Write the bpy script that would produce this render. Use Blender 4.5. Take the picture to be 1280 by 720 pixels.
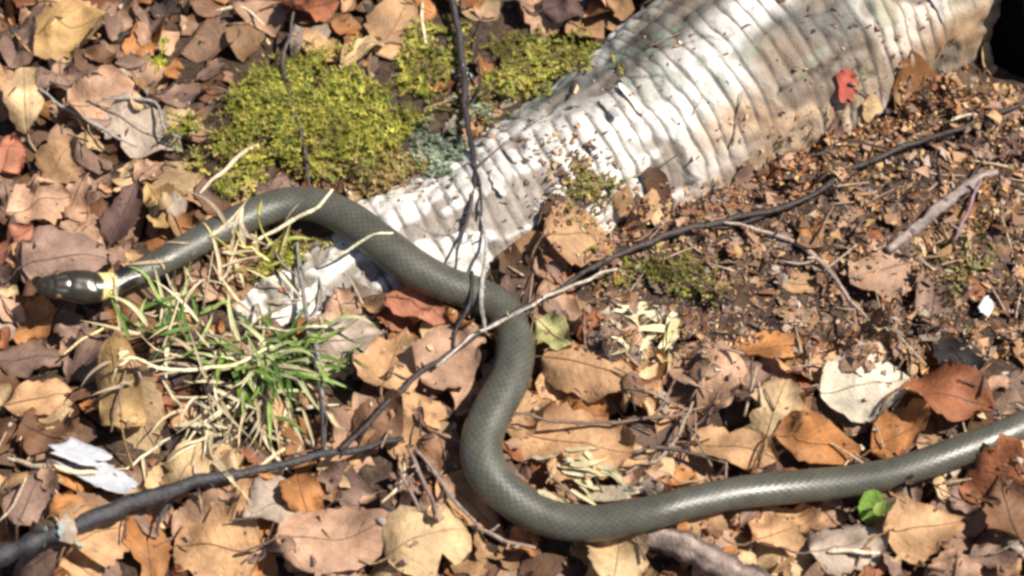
import bpy, math, random
import numpy as np
from mathutils import Vector

for o in list(bpy.data.objects):
    bpy.data.objects.remove(o, do_unlink=True)
scene = bpy.context.scene
COL = scene.collection
rng = np.random.default_rng(11)
random.seed(5)
PI = math.pi

# ------------------------------------------------------------------ camera
PITCH, DIST, SPAN = math.radians(58), 1.30, 0.55      # looks steeply down on a 55 cm wide patch
CAM = np.array([0.0, -DIST * math.cos(PITCH), DIST * math.sin(PITCH)])
cd = bpy.data.cameras.new('camera')
cd.sensor_width = 36.0
cd.lens = 36.0 * DIST / SPAN
cd.clip_start, cd.clip_end = 0.02, 60.0
cd.dof.use_dof = True
cd.dof.focus_distance = DIST - 0.01
cd.dof.aperture_fstop = 9.0
cam = bpy.data.objects.new('camera', cd)
cam.location = CAM
cam.rotation_euler = (PI / 2 - PITCH, 0, 0)
COL.objects.link(cam)
scene.camera = cam

# ------------------------------------------------------------------ sky and sun
SUN_DIR = Vector((0.52, -0.04, 0.85)).normalized()      # from the ground towards the sun
world = bpy.data.worlds.new('World')
scene.world = world
world.use_nodes = True
wn = world.node_tree
sky = wn.nodes.new('ShaderNodeTexSky')
sky.sky_type = 'NISHITA'
sky.sun_disc = False
sky.sun_elevation = math.asin(SUN_DIR.z)
sky.sun_rotation = math.atan2(SUN_DIR.x, SUN_DIR.y)
wn.nodes['Background'].inputs['Strength'].default_value = 0.055
wn.links.new(sky.outputs[0], wn.nodes['Background'].inputs['Color'])
sl = bpy.data.lights.new('sun', 'SUN')
sl.energy = 4.8
sl.angle = math.radians(0.55)
sl.color = (1.0, 0.93, 0.82)
sun = bpy.data.objects.new('sun', sl)
sun.rotation_euler = SUN_DIR.to_track_quat('Z', 'Y').to_euler()
COL.objects.link(sun)

scene.view_settings.view_transform = 'Standard'
scene.view_settings.look = 'None'
scene.view_settings.gamma = 1.0
scene.view_settings.use_curve_mapping = False
scene.view_settings.exposure = 0.85
scene.render.engine = 'CYCLES'
scene.cycles.use_denoising = True
scene.cycles.pixel_filter_type = 'GAUSSIAN'
scene.cycles.filter_width = 3.4
scene.cycles.max_bounces = 6

# ------------------------------------------------------------------ small helpers
KPX = SPAN / 1280.0 / DIST
_F = np.array([0, math.cos(PITCH), -math.sin(PITCH)])
_U = np.array([0, math.sin(PITCH), math.cos(PITCH)])
def G(px, py, z=0.0):
    """plan position of a spot measured on the photograph, at height z"""
    d = _F + (px - 640) * KPX * np.array([1.0, 0, 0]) + (360 - py) * KPX * _U
    t = (z - CAM[2]) / d[2]
    return CAM + t * d
PX = SPAN / 1280.0                                      # metres per photo pixel near the middle

def tag(o, label=None, cat=None, group=None, kind=None):
    if label: o['label'] = label
    if cat: o['category'] = cat
    if group: o['group'] = group
    if kind: o['kind'] = kind
    return o

def empty(name, loc):
    o = bpy.data.objects.new(name, None)
    o.empty_display_size = 0.01
    o.location = loc
    COL.objects.link(o)
    return o

def mk(name, verts, faces, mat, parent=None, loc=None, col=None, uv=None, smooth=True):
    """one mesh object; verts in world space, stored relative to loc (or to the parent's place)"""
    verts = np.asarray(verts, float)
    if parent is not None:
        p, loc0 = parent, np.zeros(3)
        while p is not None:
            loc0 = loc0 + np.array(p.location); p = p.parent
        base = loc0
    else:
        base = np.array(loc if loc is not None else (0, 0, 0), float)
    me = bpy.data.meshes.new(name)
    f = faces.tolist() if isinstance(faces, np.ndarray) else faces
    me.from_pydata((verts - base).tolist(), [], f)
    if col is not None:
        col = np.asarray(col, float)
        if col.ndim == 1: col = np.tile(col, (len(verts), 1))
        a = me.color_attributes.new('col', 'FLOAT_COLOR', 'POINT')
        a.data.foreach_set('color', np.hstack([col, np.ones((len(verts), 1))]).ravel().astype(np.float32))
    if uv is not None:
        uv = np.asarray(uv, float)
        l = me.uv_layers.new(name='UVMap')
        idx = np.empty(len(me.loops), dtype=np.int32)
        me.loops.foreach_get('vertex_index', idx)
        l.data.foreach_set('uv', uv[idx].ravel().astype(np.float32))
    if smooth:
        me.polygons.foreach_set('use_smooth', np.ones(len(me.polygons), dtype=bool))
    me.materials.append(mat)
    me.update()
    o = bpy.data.objects.new(name, me)
    COL.objects.link(o)
    if parent is not None:
        o.parent = parent
    else:
        o.location = base
    return o

def grid_faces(nu, nv, closed=False, off=0):
    fs = []
    for i in range(nu - 1):
        for j in range(nv if closed else nv - 1):
            k = (j + 1) % nv
            fs.append((off + i * nv + j, off + i * nv + k, off + (i + 1) * nv + k, off + (i + 1) * nv + j))
    return fs

def catmull(P, n=12):
    P = np.asarray(P, float)
    P = np.vstack([2 * P[0] - P[1], P, 2 * P[-1] - P[-2]])
    out = []
    for i in range(1, len(P) - 2):
        t = np.linspace(0, 1, n, endpoint=False)[:, None]
        a, b, c, d = P[i - 1], P[i], P[i + 1], P[i + 2]
        out.append(0.5 * (2 * b + (c - a) * t + (2 * a - 5 * b + 4 * c - d) * t**2 + (3 * b - a - 3 * c + d) * t**3))
    out.append(P[-2][None])
    return np.vstack(out)

def resample(P, step):
    d = np.r_[0, np.cumsum(np.linalg.norm(np.diff(P[:, :3], axis=0), axis=1))]
    s = np.linspace(0, d[-1], max(3, int(d[-1] / step)))
    return np.column_stack([np.interp(s, d, P[:, k]) for k in range(P.shape[1])]), s

def gsmooth(z, sig):
    n = int(sig * 3) + 1
    k = np.exp(-0.5 * (np.arange(-n, n + 1) / sig) ** 2); k /= k.sum()
    return np.convolve(np.pad(z, n, mode='edge'), k, mode='valid')

def frames(P):
    T = np.gradient(P, axis=0)
    T /= np.linalg.norm(T, axis=1)[:, None] + 1e-12
    S = np.cross(np.array([0, 0, 1.0]), T)
    bad = np.linalg.norm(S, axis=1) < 0.2
    S[bad] = np.cross(np.array([0.3, 1.0, 0.0]), T[bad])
    S /= np.linalg.norm(S, axis=1)[:, None] + 1e-12
    Up = np.cross(T, S)
    return T, S, Up

def tube(P, R, sides=7, rough=0.0):
    """closed tapered tube along P"""
    P = np.asarray(P, float); R = np.broadcast_to(np.asarray(R, float), (len(P),)).copy()
    T, S, Up = frames(P)
    th = np.linspace(0, 2 * PI, sides, endpoint=False)
    rr = R[:, None] * (1 + rough * rng.normal(size=(len(P), sides)))
    V = P[:, None, :] + rr[..., None] * (np.cos(th)[None, :, None] * S[:, None, :] + np.sin(th)[None, :, None] * Up[:, None, :])
    V = V.reshape(-1, 3)
    f = grid_faces(len(P), sides, True)
    n = len(V)
    V = np.vstack([V, P[0] - T[0] * R[0] * 0.4, P[-1] + T[-1] * R[-1] * 0.6])
    for j in range(sides):
        f.append((n, (j + 1) % sides, j))
        b = (len(P) - 1) * sides
        f.append((n + 1, b + j, b + (j + 1) % sides))
    return V, f

# value noise used for shapes
_perm = np.random.default_rng(3).random((64, 64))
def vnoise(x, y):
    x = np.asarray(x, float); y = np.asarray(y, float)
    xi = np.floor(x).astype(int); yi = np.floor(y).astype(int)
    fx = x - xi; fy = y - yi
    fx = fx * fx * (3 - 2 * fx); fy = fy * fy * (3 - 2 * fy)
    g = lambda a, b: _perm[a % 64, b % 64]
    return (g(xi, yi) * (1 - fx) + g(xi + 1, yi) * fx) * (1 - fy) + (g(xi, yi + 1) * (1 - fx) + g(xi + 1, yi + 1) * fx) * fy - 0.5

# ------------------------------------------------------------------ materials
def new_mat(name):
    m = bpy.data.materials.new(name); m.use_nodes = True
    nt = m.node_tree
    return m, nt, nt.nodes['Principled BSDF']
def N(nt, t, **kw):
    n = nt.nodes.new(t)
    for k, v in kw.items():
        if k in n.inputs: n.inputs[k].default_value = v
        else: setattr(n, k, v)
    return n
def ramp(nt, stops):
    r = nt.nodes.new('ShaderNodeValToRGB')
    e = r.color_ramp.elements
    while len(e) < len(stops): e.new(0.5)
    for i, (p, c) in enumerate(stops):
        e[i].position = p
        e[i].color = (c, c, c, 1) if isinstance(c, (int, float)) else (*c, 1)
    return r
def mixc(nt, kind, fac, a, b):
    m = nt.nodes.new('ShaderNodeMix'); m.data_type = 'RGBA'; m.blend_type = kind
    for s, v in ((m.inputs[0], fac), (m.inputs[6], a), (m.inputs[7], b)):
        if hasattr(v, 'is_linked') or isinstance(v, bpy.types.NodeSocket): nt.links.new(v, s)
        else: s.default_value = v if isinstance(v, (int, float)) else (*v, 1)
    return m.outputs[2]
def attr(nt):
    return N(nt, 'ShaderNodeVertexColor', layer_name='col').outputs['Color']
def objco(nt):
    tc = nt.nodes.new('ShaderNodeTexCoord'); oi = nt.nodes.new('ShaderNodeObjectInfo')
    mu = N(nt, 'ShaderNodeMath', operation='MULTIPLY'); mu.inputs[1].default_value = 7.3
    nt.links.new(oi.outputs['Random'], mu.inputs[0])
    ad = N(nt, 'ShaderNodeVectorMath', operation='ADD')
    nt.links.new(tc.outputs['Object'], ad.inputs[0]); nt.links.new(mu.outputs[0], ad.inputs[1])
    return ad.outputs[0]
def noise(nt, co, scale, detail=3, rough=0.6):
    n = N(nt, 'ShaderNodeTexNoise', Scale=scale, Detail=detail, Roughness=rough)
    nt.links.new(co, n.inputs['Vector'])
    return n.outputs['Fac']
def bump(nt, b, h, strength, dist, prev=None):
    n = N(nt, 'ShaderNodeBump', Strength=strength, Distance=dist)
    nt.links.new(h, n.inputs['Height'])
    if prev is not None: nt.links.new(prev, n.inputs['Normal'])
    if b is not None: nt.links.new(n.outputs[0], b.inputs['Normal'])
    return n.outputs[0]

def leaf_material(name, translucent=0.16, veins=True):
    m, nt, b = new_mat(name)
    L = nt.links
    co = objco(nt)
    c = attr(nt)
    n1 = ramp(nt, [(0.28, 0.42), (0.68, 1.28)]); L.new(noise(nt, co, 110, 6, 0.7), n1.inputs[0])
    c = mixc(nt, 'MULTIPLY', 0.75, c, n1.outputs[0])
    sp = ramp(nt, [(0.66, 1.0), (0.74, 0.35)]); L.new(noise(nt, co, 260, 2), sp.inputs[0])
    c = mixc(nt, 'MULTIPLY', 0.7, c, sp.outputs[0])
    hgt = noise(nt, co, 420, 4)
    nrm = bump(nt, None, hgt, 0.55, 0.0012)
    if veins:
        uv = nt.nodes.new('ShaderNodeUVMap'); uv.uv_map = 'UVMap'
        sx = nt.nodes.new('ShaderNodeSeparateXYZ'); L.new(uv.outputs[0], sx.inputs[0])
        av = N(nt, 'ShaderNodeMath', operation='ABSOLUTE'); L.new(sx.outputs[1], av.inputs[0])
        k = N(nt, 'ShaderNodeMath', operation='MULTIPLY_ADD'); k.inputs[1].default_value = -0.30
        L.new(av.outputs[0], k.inputs[0]); L.new(sx.outputs[0], k.inputs[2])
        mm = N(nt, 'ShaderNodeMath', operation='MULTIPLY'); mm.inputs[1].default_value = 9.0; L.new(k.outputs[0], mm.inputs[0])
        pp = N(nt, 'ShaderNodeMath', operation='PINGPONG'); pp.inputs[1].default_value = 0.5; L.new(mm.outputs[0], pp.inputs[0])
        vr = ramp(nt, [(0.0, 1.0), (0.16, 0.0)]); L.new(pp.outputs[0], vr.inputs[0])
        c = mixc(nt, 'MIX', 0.0, c, c)
        dk = mixc(nt, 'MULTIPLY', 1.0, c, (0.62, 0.55, 0.5))
        fm = N(nt, 'ShaderNodeMath', operation='MULTIPLY'); fm.inputs[1].default_value = 0.22; L.new(vr.outputs[0], fm.inputs[0])
        c = mixc(nt, 'MIX', fm.outputs[0], c, dk)
        nrm = bump(nt, None, vr.outputs[0], 0.25, 0.0005, nrm)
    L.new(nrm, b.inputs['Normal'])
    L.new(c, b.inputs['Base Color'])
    b.inputs['Roughness'].default_value = 0.62
    b.inputs['Specular IOR Level'].default_value = 0.32
    tr = nt.nodes.new('ShaderNodeBsdfTranslucent'); L.new(c, tr.inputs['Color'])
    mx = N(nt, 'ShaderNodeMixShader'); mx.inputs[0].default_value = translucent
    L.new(b.outputs[0], mx.inputs[1]); L.new(tr.outputs[0], mx.inputs[2])
    L.new(mx.outputs[0], nt.nodes['Material Output'].inputs['Surface'])
    return m
M_LEAF = leaf_material('dry_leaf')
M_CRUMB = leaf_material('leaf_crumb', 0.08, False)
M_GRASS = leaf_material('grass', 0.25, False)
M_MOSS = leaf_material('moss', 0.22, False)

def bark_material(name, rough=0.75, scale=(1, 1, 1), dist=0.0012, spec=0.3):
    m, nt, b = new_mat(name)
    co = objco(nt)
    n1 = ramp(nt, [(0.3, 0.45), (0.7, 1.35)]); nt.links.new(noise(nt, co, 320, 4), n1.inputs[0])
    c = mixc(nt, 'MULTIPLY', 0.8, attr(nt), n1.outputs[0])
    nt.links.new(c, b.inputs['Base Color'])
    bump(nt, b, noise(nt, co, 700, 4), 0.8, dist)
    b.inputs['Roughness'].default_value = rough
    b.inputs['Specular IOR Level'].default_value = spec
    return m
M_TWIG = bark_material('twig_bark', 0.45, spec=0.5)
M_BLACK = bark_material('near_black', 0.95, spec=0.04)
M_STALK = bark_material('leaf_stalk', 0.6)

def soil_material():
    m, nt, b = new_mat('soil')
    tc = nt.nodes.new('ShaderNodeTexCoord'); co = tc.outputs['Object']
    r = ramp(nt, [(0.25, (0.018, 0.012, 0.008)), (0.5, (0.085, 0.056, 0.040)), (0.75, (0.20, 0.135, 0.095))])
    nt.links.new(noise(nt, co, 160, 8, 0.7), r.inputs[0])
    nt.links.new(r.outputs[0], b.inputs['Base Color'])
    n1 = bump(nt, None, noise(nt, co, 130, 8, 0.7), 1.0, 0.006)
    bump(nt, b, noise(nt, co, 600, 4, 0.7), 0.8, 0.002, n1)
    b.inputs['Roughness'].default_value = 0.9
    b.inputs['Specular IOR Level'].default_value = 0.2
    return m
M_SOIL = soil_material()

def birch_material():
    m, nt, b = new_mat('birch_bark')
    L = nt.links
    tc = nt.nodes.new('ShaderNodeTexCoord'); co = tc.outputs['Object']
    c = attr(nt)
    n1 = ramp(nt, [(0.3, 0.7), (0.65, 1.08)]); L.new(noise(nt, co, 120, 5), n1.inputs[0])
    c = mixc(nt, 'MULTIPLY', 0.8, c, n1.outputs[0])
    # fine lenticel dashes that run round the trunk
    uv = nt.nodes.new('ShaderNodeUVMap'); uv.uv_map = 'UVMap'
    mp = nt.nodes.new('ShaderNodeMapping'); mp.inputs['Scale'].default_value = (210, 5.0, 1); L.new(uv.outputs[0], mp.inputs[0])
    nz = noise(nt, mp.outputs[0], 1.0, 3, 0.6)
    lr = ramp(nt, [(0.60, 1.0), (0.68, 0.42)]); L.new(nz, lr.inputs[0])
    c = mixc(nt, 'MULTIPLY', 0.6, c, lr.outputs[0])
    L.new(c, b.inputs['Base Color'])
    n2 = bump(nt, None, nz, 0.6, 0.0015)
    bump(nt, b, noise(nt, co, 500, 4), 0.5, 0.0012, n2)
    b.inputs['Roughness'].default_value = 0.55
    b.inputs['Specular IOR Level'].default_value = 0.35
    return m
M_BIRCH = birch_material()

def snake_material():
    m, nt, b = new_mat('snake_skin')
    L = nt.links
    c = attr(nt)
    uv = nt.nodes.new('ShaderNodeUVMap'); uv.uv_map = 'UVMap'
    # lattice of lozenge scales in (length, girth)
    def lat(sign):
        d = N(nt, 'ShaderNodeVectorMath', operation='DOT_PRODUCT'); d.inputs[1].default_value = (1.0, sign, 0)
        L.new(uv.outputs[0], d.inputs[0])
        p = N(nt, 'ShaderNodeMath', operation='PINGPONG'); p.inputs[1].default_value = 0.5
        L.new(d.outputs['Value'], p.inputs[0])
        return p.outputs[0]
    mn = N(nt, 'ShaderNodeMath', operation='MINIMUM'); L.new(lat(1.0), mn.inputs[0]); L.new(lat(-1.0), mn.inputs[1])
    r = ramp(nt, [(0.0, 0.0), (0.22, 1.0)]); L.new(mn.outputs[0], r.inputs[0])
    sx = nt.nodes.new('ShaderNodeSeparateXYZ'); L.new(uv.outputs[0], sx.inputs[0])
    hd = N(nt, 'ShaderNodeMath', operation='LESS_THAN'); hd.inputs[1].default_value = 8.0; L.new(sx.outputs[0], hd.inputs[0])
    mh = N(nt, 'ShaderNodeMath', operation='MAXIMUM'); L.new(r.outputs[0], mh.inputs[0]); L.new(hd.outputs[0], mh.inputs[1])   # no small scales on the head
    dk = mixc(nt, 'MULTIPLY', 1.0, c, (0.66, 0.66, 0.62))
    c2 = mixc(nt, 'MIX', mh.outputs[0], dk, c)
    tc = nt.nodes.new('ShaderNodeTexCoord')
    n1 = ramp(nt, [(0.32, 0.55), (0.66, 1.25)]); L.new(noise(nt, tc.outputs['Object'], 90, 6, .7), n1.inputs[0])
    c2 = mixc(nt, 'MULTIPLY', 0.7, c2, n1.outputs[0])
    L.new(c2, b.inputs['Base Color'])
    bump(nt, b, mh.outputs[0], 0.12, 0.0005)
    rr = ramp(nt, [(0.35, 0.33), (0.65, 0.50)]); L.new(noise(nt, tc.outputs['Object'], 60, 3), rr.inputs[0])
    ro = N(nt, 'ShaderNodeMix'); L.new(hd.outputs[0], ro.inputs[0]); L.new(rr.outputs[0], ro.inputs[2]); ro.inputs[3].default_value = 0.27
    L.new(ro.outputs[0], b.inputs['Roughness'])
    b.inputs['Specular IOR Level'].default_value = 0.6
    return m
M_SNAKE = snake_material()

def plain(name, rough, spec=0.4):
    m, nt, b = new_mat(name)
    n1 = ramp(nt, [(0.3, 0.8), (0.7, 1.15)]); nt.links.new(noise(nt, objco(nt), 300, 3), n1.inputs[0])
    nt.links.new(mixc(nt, 'MULTIPLY', 0.7, attr(nt), n1.outputs[0]), b.inputs['Base Color'])
    b.inputs['Roughness'].default_value = rough
    b.inputs['Specular IOR Level'].default_value = spec
    return m
M_EYE = plain('eye', 0.08, 0.7)

# ------------------------------------------------------------------ ground and the height field things rest on
X0, X1, Y0, Y1, ST = -0.52, 0.52, -0.40, 0.46, 0.0025
gx = np.arange(X0, X1, ST); gy = np.arange(Y0, Y1, ST)
GX, GY = np.meshgrid(gx, gy, indexing='ij')

def blob(px, py, rx, ry, hgt, rot=0.0):
    c = G(px, py); a = math.radians(rot)
    dx, dy = GX - c[0], GY - c[1]
    u = (dx * math.cos(a) + dy * math.sin(a)) / (rx * PX); v = (-dx * math.sin(a) + dy * math.cos(a)) / (ry * PX / math.sin(PITCH))
    return hgt * np.exp(-(u * u + v * v))

def base_height(x, y):
    return 0.010 * vnoise(x / 0.10 + 7, y / 0.10 + 3) + 0.006 * vnoise(x / 0.035, y / 0.035) + 0.003 * vnoise(x / 0.012 + 3, y / 0.012)
H = base_height(GX, GY)
H += blob(400, 150, 130, 75, 0.012) + blob(290, 180, 70, 50, 0.007)        # moss cushion
H += blob(300, 460, 90, 60, 0.006)                                          # grass tussock
H += blob(1120, 260, 200, 70, 0.012, 25)                                    # crumbly humus against the log
EDGE = np.minimum.reduce([GX - X0, X1 - GX, GY - Y0, Y1 - GY])
H *= np.clip(EDGE / 0.08, 0, 1)

def hs(x, y):
    """height of whatever lies at x, y so far"""
    fx = np.clip((np.asarray(x) - X0) / ST, 0, len(gx) - 1.001); fy = np.clip((np.asarray(y) - Y0) / ST, 0, len(gy) - 1.001)
    i = fx.astype(int); j = fy.astype(int); a = fx - i; b = fy - j
    return (H[i, j] * (1 - a) + H[i + 1, j] * a) * (1 - b) + (H[i, j + 1] * (1 - a) + H[i + 1, j + 1] * a) * b
def raise_to(x, y, z):
    i = np.clip(((x - X0) / ST + 0.5).astype(int), 0, len(gx) - 1); j = np.clip(((y - Y0) / ST + 0.5).astype(int), 0, len(gy) - 1)
    np.maximum.at(H, (i, j), z)
def at(px, py, lift=0.0):
    p = G(px, py, 0.01)
    for _ in range(4):
        p = G(px, py, float(hs(p[0], p[1])) + lift)
    return p

def build_ground():
    xs = np.unique(np.round(np.r_[-3:X0:0.25, gx[::2], X1:3.01:0.25], 5)); ys = np.unique(np.round(np.r_[-3:Y0:0.25, gy[::2], Y1:3.01:0.25], 5))
    A, B = np.meshgrid(xs, ys, indexing='ij')
    Z = hs(A, B)
    out = (A < X0 + 0.01) | (A > X1 - 0.01) | (B < Y0 + 0.01) | (B > Y1 - 0.01)
    Z = np.where(out, 0.0, Z)
    V = np.column_stack([A.ravel(), B.ravel(), Z.ravel()])
    g = mk('ground', V, grid_faces(len(xs), len(ys)), M_SOIL)
    tag(g, kind='structure')
build_ground()

# ------------------------------------------------------------------ the fallen birch log
LOGPX = [(310, 395, -0.040, .042), (380, 365, -0.033, .043), (450, 333, -0.027, .044), (570, 284, -0.021, .046), (695, 222, -0.015, .050),
         (790, 170, -0.012, .056), (895, 104, -0.008, .063), (1005, 44, -0.005, .067), (1100, -4, -0.002, .069), (1180, -42, 0.000, .069)]
lp = np.array([[*G(a, b, 0.0)[:2], z, r] for a, b, z, r in LOGPX])
lp = catmull(lp, 10)
lp, LS = resample(lp, 0.0012)
LT, LSd, LU = frames(lp[:, :3])
NTH = 230
th = np.linspace(0, 2 * PI, NTH, endpoint=False)
# ridges running round the log: irregular spacing
edges = [0.0]
while edges[-1] < LS[-1]: edges.append(edges[-1] + random.uniform(0.0065, 0.0115))
edges = np.array(edges)
wob = 0.0060 * vnoise(th[None, :] * 1.1 + 3, LS[:, None] * 9) + 0.0032 * vnoise(th[None, :] * 4, LS[:, None] * 40)
SS = np.clip(LS[:, None] + wob, 0, None)
k = np.clip(np.searchsorted(edges, SS) - 1, 0, len(edges) - 2)
ph = (SS - edges[k]) / (edges[k + 1] - edges[k])
ridge = np.clip(np.sin(PI * np.clip(ph, 0, 1)), 0, 1) ** 0.42           # flat strip, sharp groove
kam = np.random.default_rng(8).random(len(edges)) ** 0.8
strength = np.clip(0.42 + 0.6 * kam[k] + 2.4 * vnoise(LS[:, None] * 18, th[None, :] * 1.8) + 1.2 * vnoise(LS[:, None] * 60, th[None, :] * 5), 0.0, 1.15)
strength *= np.clip(1.2 - 0.8 * np.clip((LS[:, None] / LS[-1] - 0.78) * 4, 0, 1), 0.35, 1)
rad = lp[:, 3][:, None] * (1 + 0.10 * vnoise(th[None, :] * 1.2 + 9, LS[:, None] * 14)) + 0.0015 * ridge * strength + 0.0026 * vnoise(th[None, :] * 9, LS[:, None] * 150)
# torn bark: patches where the white skin has gone
tear = vnoise(th[None, :] * 3.2 + 11, LS[:, None] * 34) + 0.6 * vnoise(th[None, :] * 8 + 1, LS[:, None] * 90)
torn = np.clip((tear - 0.17) / 0.10, 0, 1)
rad -= 0.0022 * torn
LV = lp[:, None, :3] + rad[..., None] * (np.cos(th)[None, :, None] * LSd[:, None, :] + np.sin(th)[None, :, None] * LU[:, None, :])
WHITE = np.array([0.66, 0.62, 0.575]); GREY = np.array([0.105, 0.098, 0.086]); GROOVE = np.array([0.055, 0.046, 0.040])
TANB = np.array([0.36, 0.215, 0.115]); LICH = np.array([0.19, 0.235, 0.18]); BROWN = np.array([0.17, 0.135, 0.105])
Tn = LS[:, None] / LS[-1]
ang = np.sin(th)[None, :]; side = np.cos(th)[None, :]                     # side > 0 : the far, upper-left flank
c = np.ones(LV.shape) * WHITE
def lerp(c, d, f): return c * (1 - f[..., None]) + d * f[..., None]
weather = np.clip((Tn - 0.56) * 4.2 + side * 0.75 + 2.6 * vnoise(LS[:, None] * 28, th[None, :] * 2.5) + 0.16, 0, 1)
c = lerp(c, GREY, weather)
lich = np.clip((vnoise(LS[:, None] * 36 + 5, th[None, :] * 4.5 + 2) + 0.5 * vnoise(LS[:, None] * 110, th[None, :] * 12) - 0.12) / 0.12, 0, 1) * np.clip((Tn - 0.42) * 5 + side, 0, 1)
c = lerp(c, LICH, lich * 0.85)
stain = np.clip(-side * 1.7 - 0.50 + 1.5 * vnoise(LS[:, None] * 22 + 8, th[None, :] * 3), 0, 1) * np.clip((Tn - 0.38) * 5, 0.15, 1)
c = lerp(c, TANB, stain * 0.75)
c = lerp(c, GROOVE, np.clip((0.24 - np.minimum(ph, 1 - ph) * 1.9) / 0.12, 0, 1) * np.clip(strength * 1.35 - .1, 0, 1) * 0.9)
c = lerp(c, BROWN, torn * 0.8)
# dark cracks that wander over the bark
crk = np.abs(vnoise(th[None, :] * 1.6 + 21, LS[:, None] * 26 + 4) + 0.35 * vnoise(th[None, :] * 6, LS[:, None] * 80))
c = lerp(c, np.array([0.05, 0.045, 0.04]), np.clip(1 - crk / 0.020, 0, 1) * np.clip((vnoise(th[None, :] * 1.1, LS[:, None] * 12 + 40) + .12) * 6, 0, 1) * 0.85)
log = empty('birch_log', (float(lp[0, 0]), float(lp[0, 1]), 0.0))
tag(log, 'fallen birch log with wrinkled peeling white bark half sunk in the litter', 'log')
uvL = np.stack([np.broadcast_to(LS[:, None], rad.shape), np.broadcast_to(th[None, :], rad.shape)], -1).reshape(-1, 2)
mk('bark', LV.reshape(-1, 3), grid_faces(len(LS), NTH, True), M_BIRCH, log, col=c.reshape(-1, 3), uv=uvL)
# broken butt end
ring = LV[-1]; cen = lp[-1, :3]
ev, ef = [], []
for q, fr in enumerate((1.0, 0.8, 0.55, 0.3, 0.1)):
    r_ = cen + (ring - cen) * fr + LT[-1] * (0.004 * np.array([vnoise(q * 3.1 + a * 0.7, a * 2.3) for a in range(NTH)])[:, None] + 0.004 * (1 - fr) - (0.0005 if q == 0 else 0))
    ev.append(r_)
ev = np.vstack(ev)
ef = grid_faces(5, NTH, True) + [tuple(4 * NTH + a for a in range(NTH))]
mk('end_wood', ev, ef, M_STALK, log, col=(0.10, 0.065, 0.04))
top = (np.sin(th)[None, :] > -0.2) & np.ones(rad.shape, bool)
q = LV[top]
for rep in (0,):
    raise_to(q[:, 0], q[:, 1], q[:, 2])
LOGMASK = np.zeros(H.shape, bool)
i = np.clip(((q[:, 0] - X0) / ST + .5).astype(int), 0, len(gx) - 1); j = np.clip(((q[:, 1] - Y0) / ST + .5).astype(int), 0, len(gy) - 1)
LOGMASK[i, j] = q[:, 2] > base_height(q[:, 0], q[:, 1]) + 0.003
def on_log(x, y):
    return LOGMASK[int(np.clip((x - X0) / ST, 0, len(gx) - 1)), int(np.clip((y - Y0) / ST, 0, len(gy) - 1))]
# curls of bark that have lifted off the log
def bark_curl(s, t, w, l, lift, colr):
    a = int(np.clip(s / LS[-1], 0, 1) * (len(LS) - 1))
    n, m_ = 9, 4
    V = []
    for p_ in range(n):
        tt = t + l * (p_ / (n - 1) - 0.5)
        for q_ in range(m_):
            b_ = int(np.clip(a + (q_ / (m_ - 1) - 0.5) * w * (math.sin(PI * (p_ + .6) / (n + .2)) ** .6) / 0.0012, 0, len(LS) - 1))
            up = 0.0016 + lift * (p_ / (n - 1)) ** 2 + 0.0004 * math.sin(p_ * 2.1 + s * 900)
            R_ = float(np.interp(tt % (2 * PI), th, rad[b_])) + up
            V.append(lp[b_, :3] + R_ * (math.cos(tt) * LSd[b_] + math.sin(tt) * LU[b_]))
    V = np.array(V)
    o = mk('bark_curl', V, grid_faces(n, m_), M_BIRCH, log, col=colr, uv=np.column_stack([V[:, 0] + V[:, 1], V[:, 2] * 10]))
    return o
rr_ = random.Random(4)
for q_ in range(7):
    s_ = LS[-1] * rr_.uniform(0.18, 0.97)
    bark_curl(s_, PI * rr_.uniform(0.42, 0.80), rr_.uniform(0.003, 0.006), rr_.choice((-1, 1)) * rr_.uniform(0.25, 0.7), rr_.uniform(0.0005, 0.003),
              rr_.choice([(0.60, 0.56, 0.52), (0.52, 0.47, 0.42), (0.45, 0.42, 0.39)]) if s_ < LS[-1] * .75 else rr_.choice([(0.36, 0.33, 0.30), (0.25, 0.24, 0.22), (0.3, 0.26, 0.22)]))

# ------------------------------------------------------------------ near-black stump shape added for the dark corner beyond the log
def stump():
    c0 = G(1342, 24, 0.0)
    root = empty('black_stump', (c0[0], c0[1], -0.01))
    tag(root, 'near-black stump shape added beside the butt end of the birch log', 'stump')
    n, m_ = 64, 10
    V = []
    for i_ in range(m_):
        f_ = i_ / (m_ - 1)
        for j_ in range(n):
            a_ = 2 * PI * j_ / n
            r_ = 0.052 * (1.12 - 0.22 * f_) * (1 + 0.10 * vnoise(j_ * 0.22, 4.0) + 0.16 * abs(vnoise(j_ * 0.9, f_ * 2))) 
            V.append((c0[0] + r_ * math.cos(a_), c0[1] + r_ * math.sin(a_), -0.012 + 0.062 * f_ + (0.014 * vnoise(j_ * 0.6, 9) if i_ == m_ - 1 else 0)))
    mk('black_side', V, grid_faces(m_, n, True), M_BLACK, root, col=(0.004, 0.0035, 0.0035))
    b_ = (m_ - 1) * n
    V = np.array(V)[b_:]
    cc = V.mean(0)
    W = np.vstack([cc + (V - cc) * fr + np.array([0, 0, -0.004 * (1 - fr)]) for fr in (0.995, 0.7, 0.35)])
    mk('black_top', W, grid_faces(3, n, True) + [tuple(2 * n + a for a in range(n))], M_BLACK, root, col=(0.005, 0.004, 0.004))
    for fr in np.linspace(0.05, 1, 20):
        raise_to(c0[0] + (V[:, 0] - c0[0]) * fr, c0[1] + (V[:, 1] - c0[1]) * fr, np.full(n, 0.05))
stump()

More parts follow.
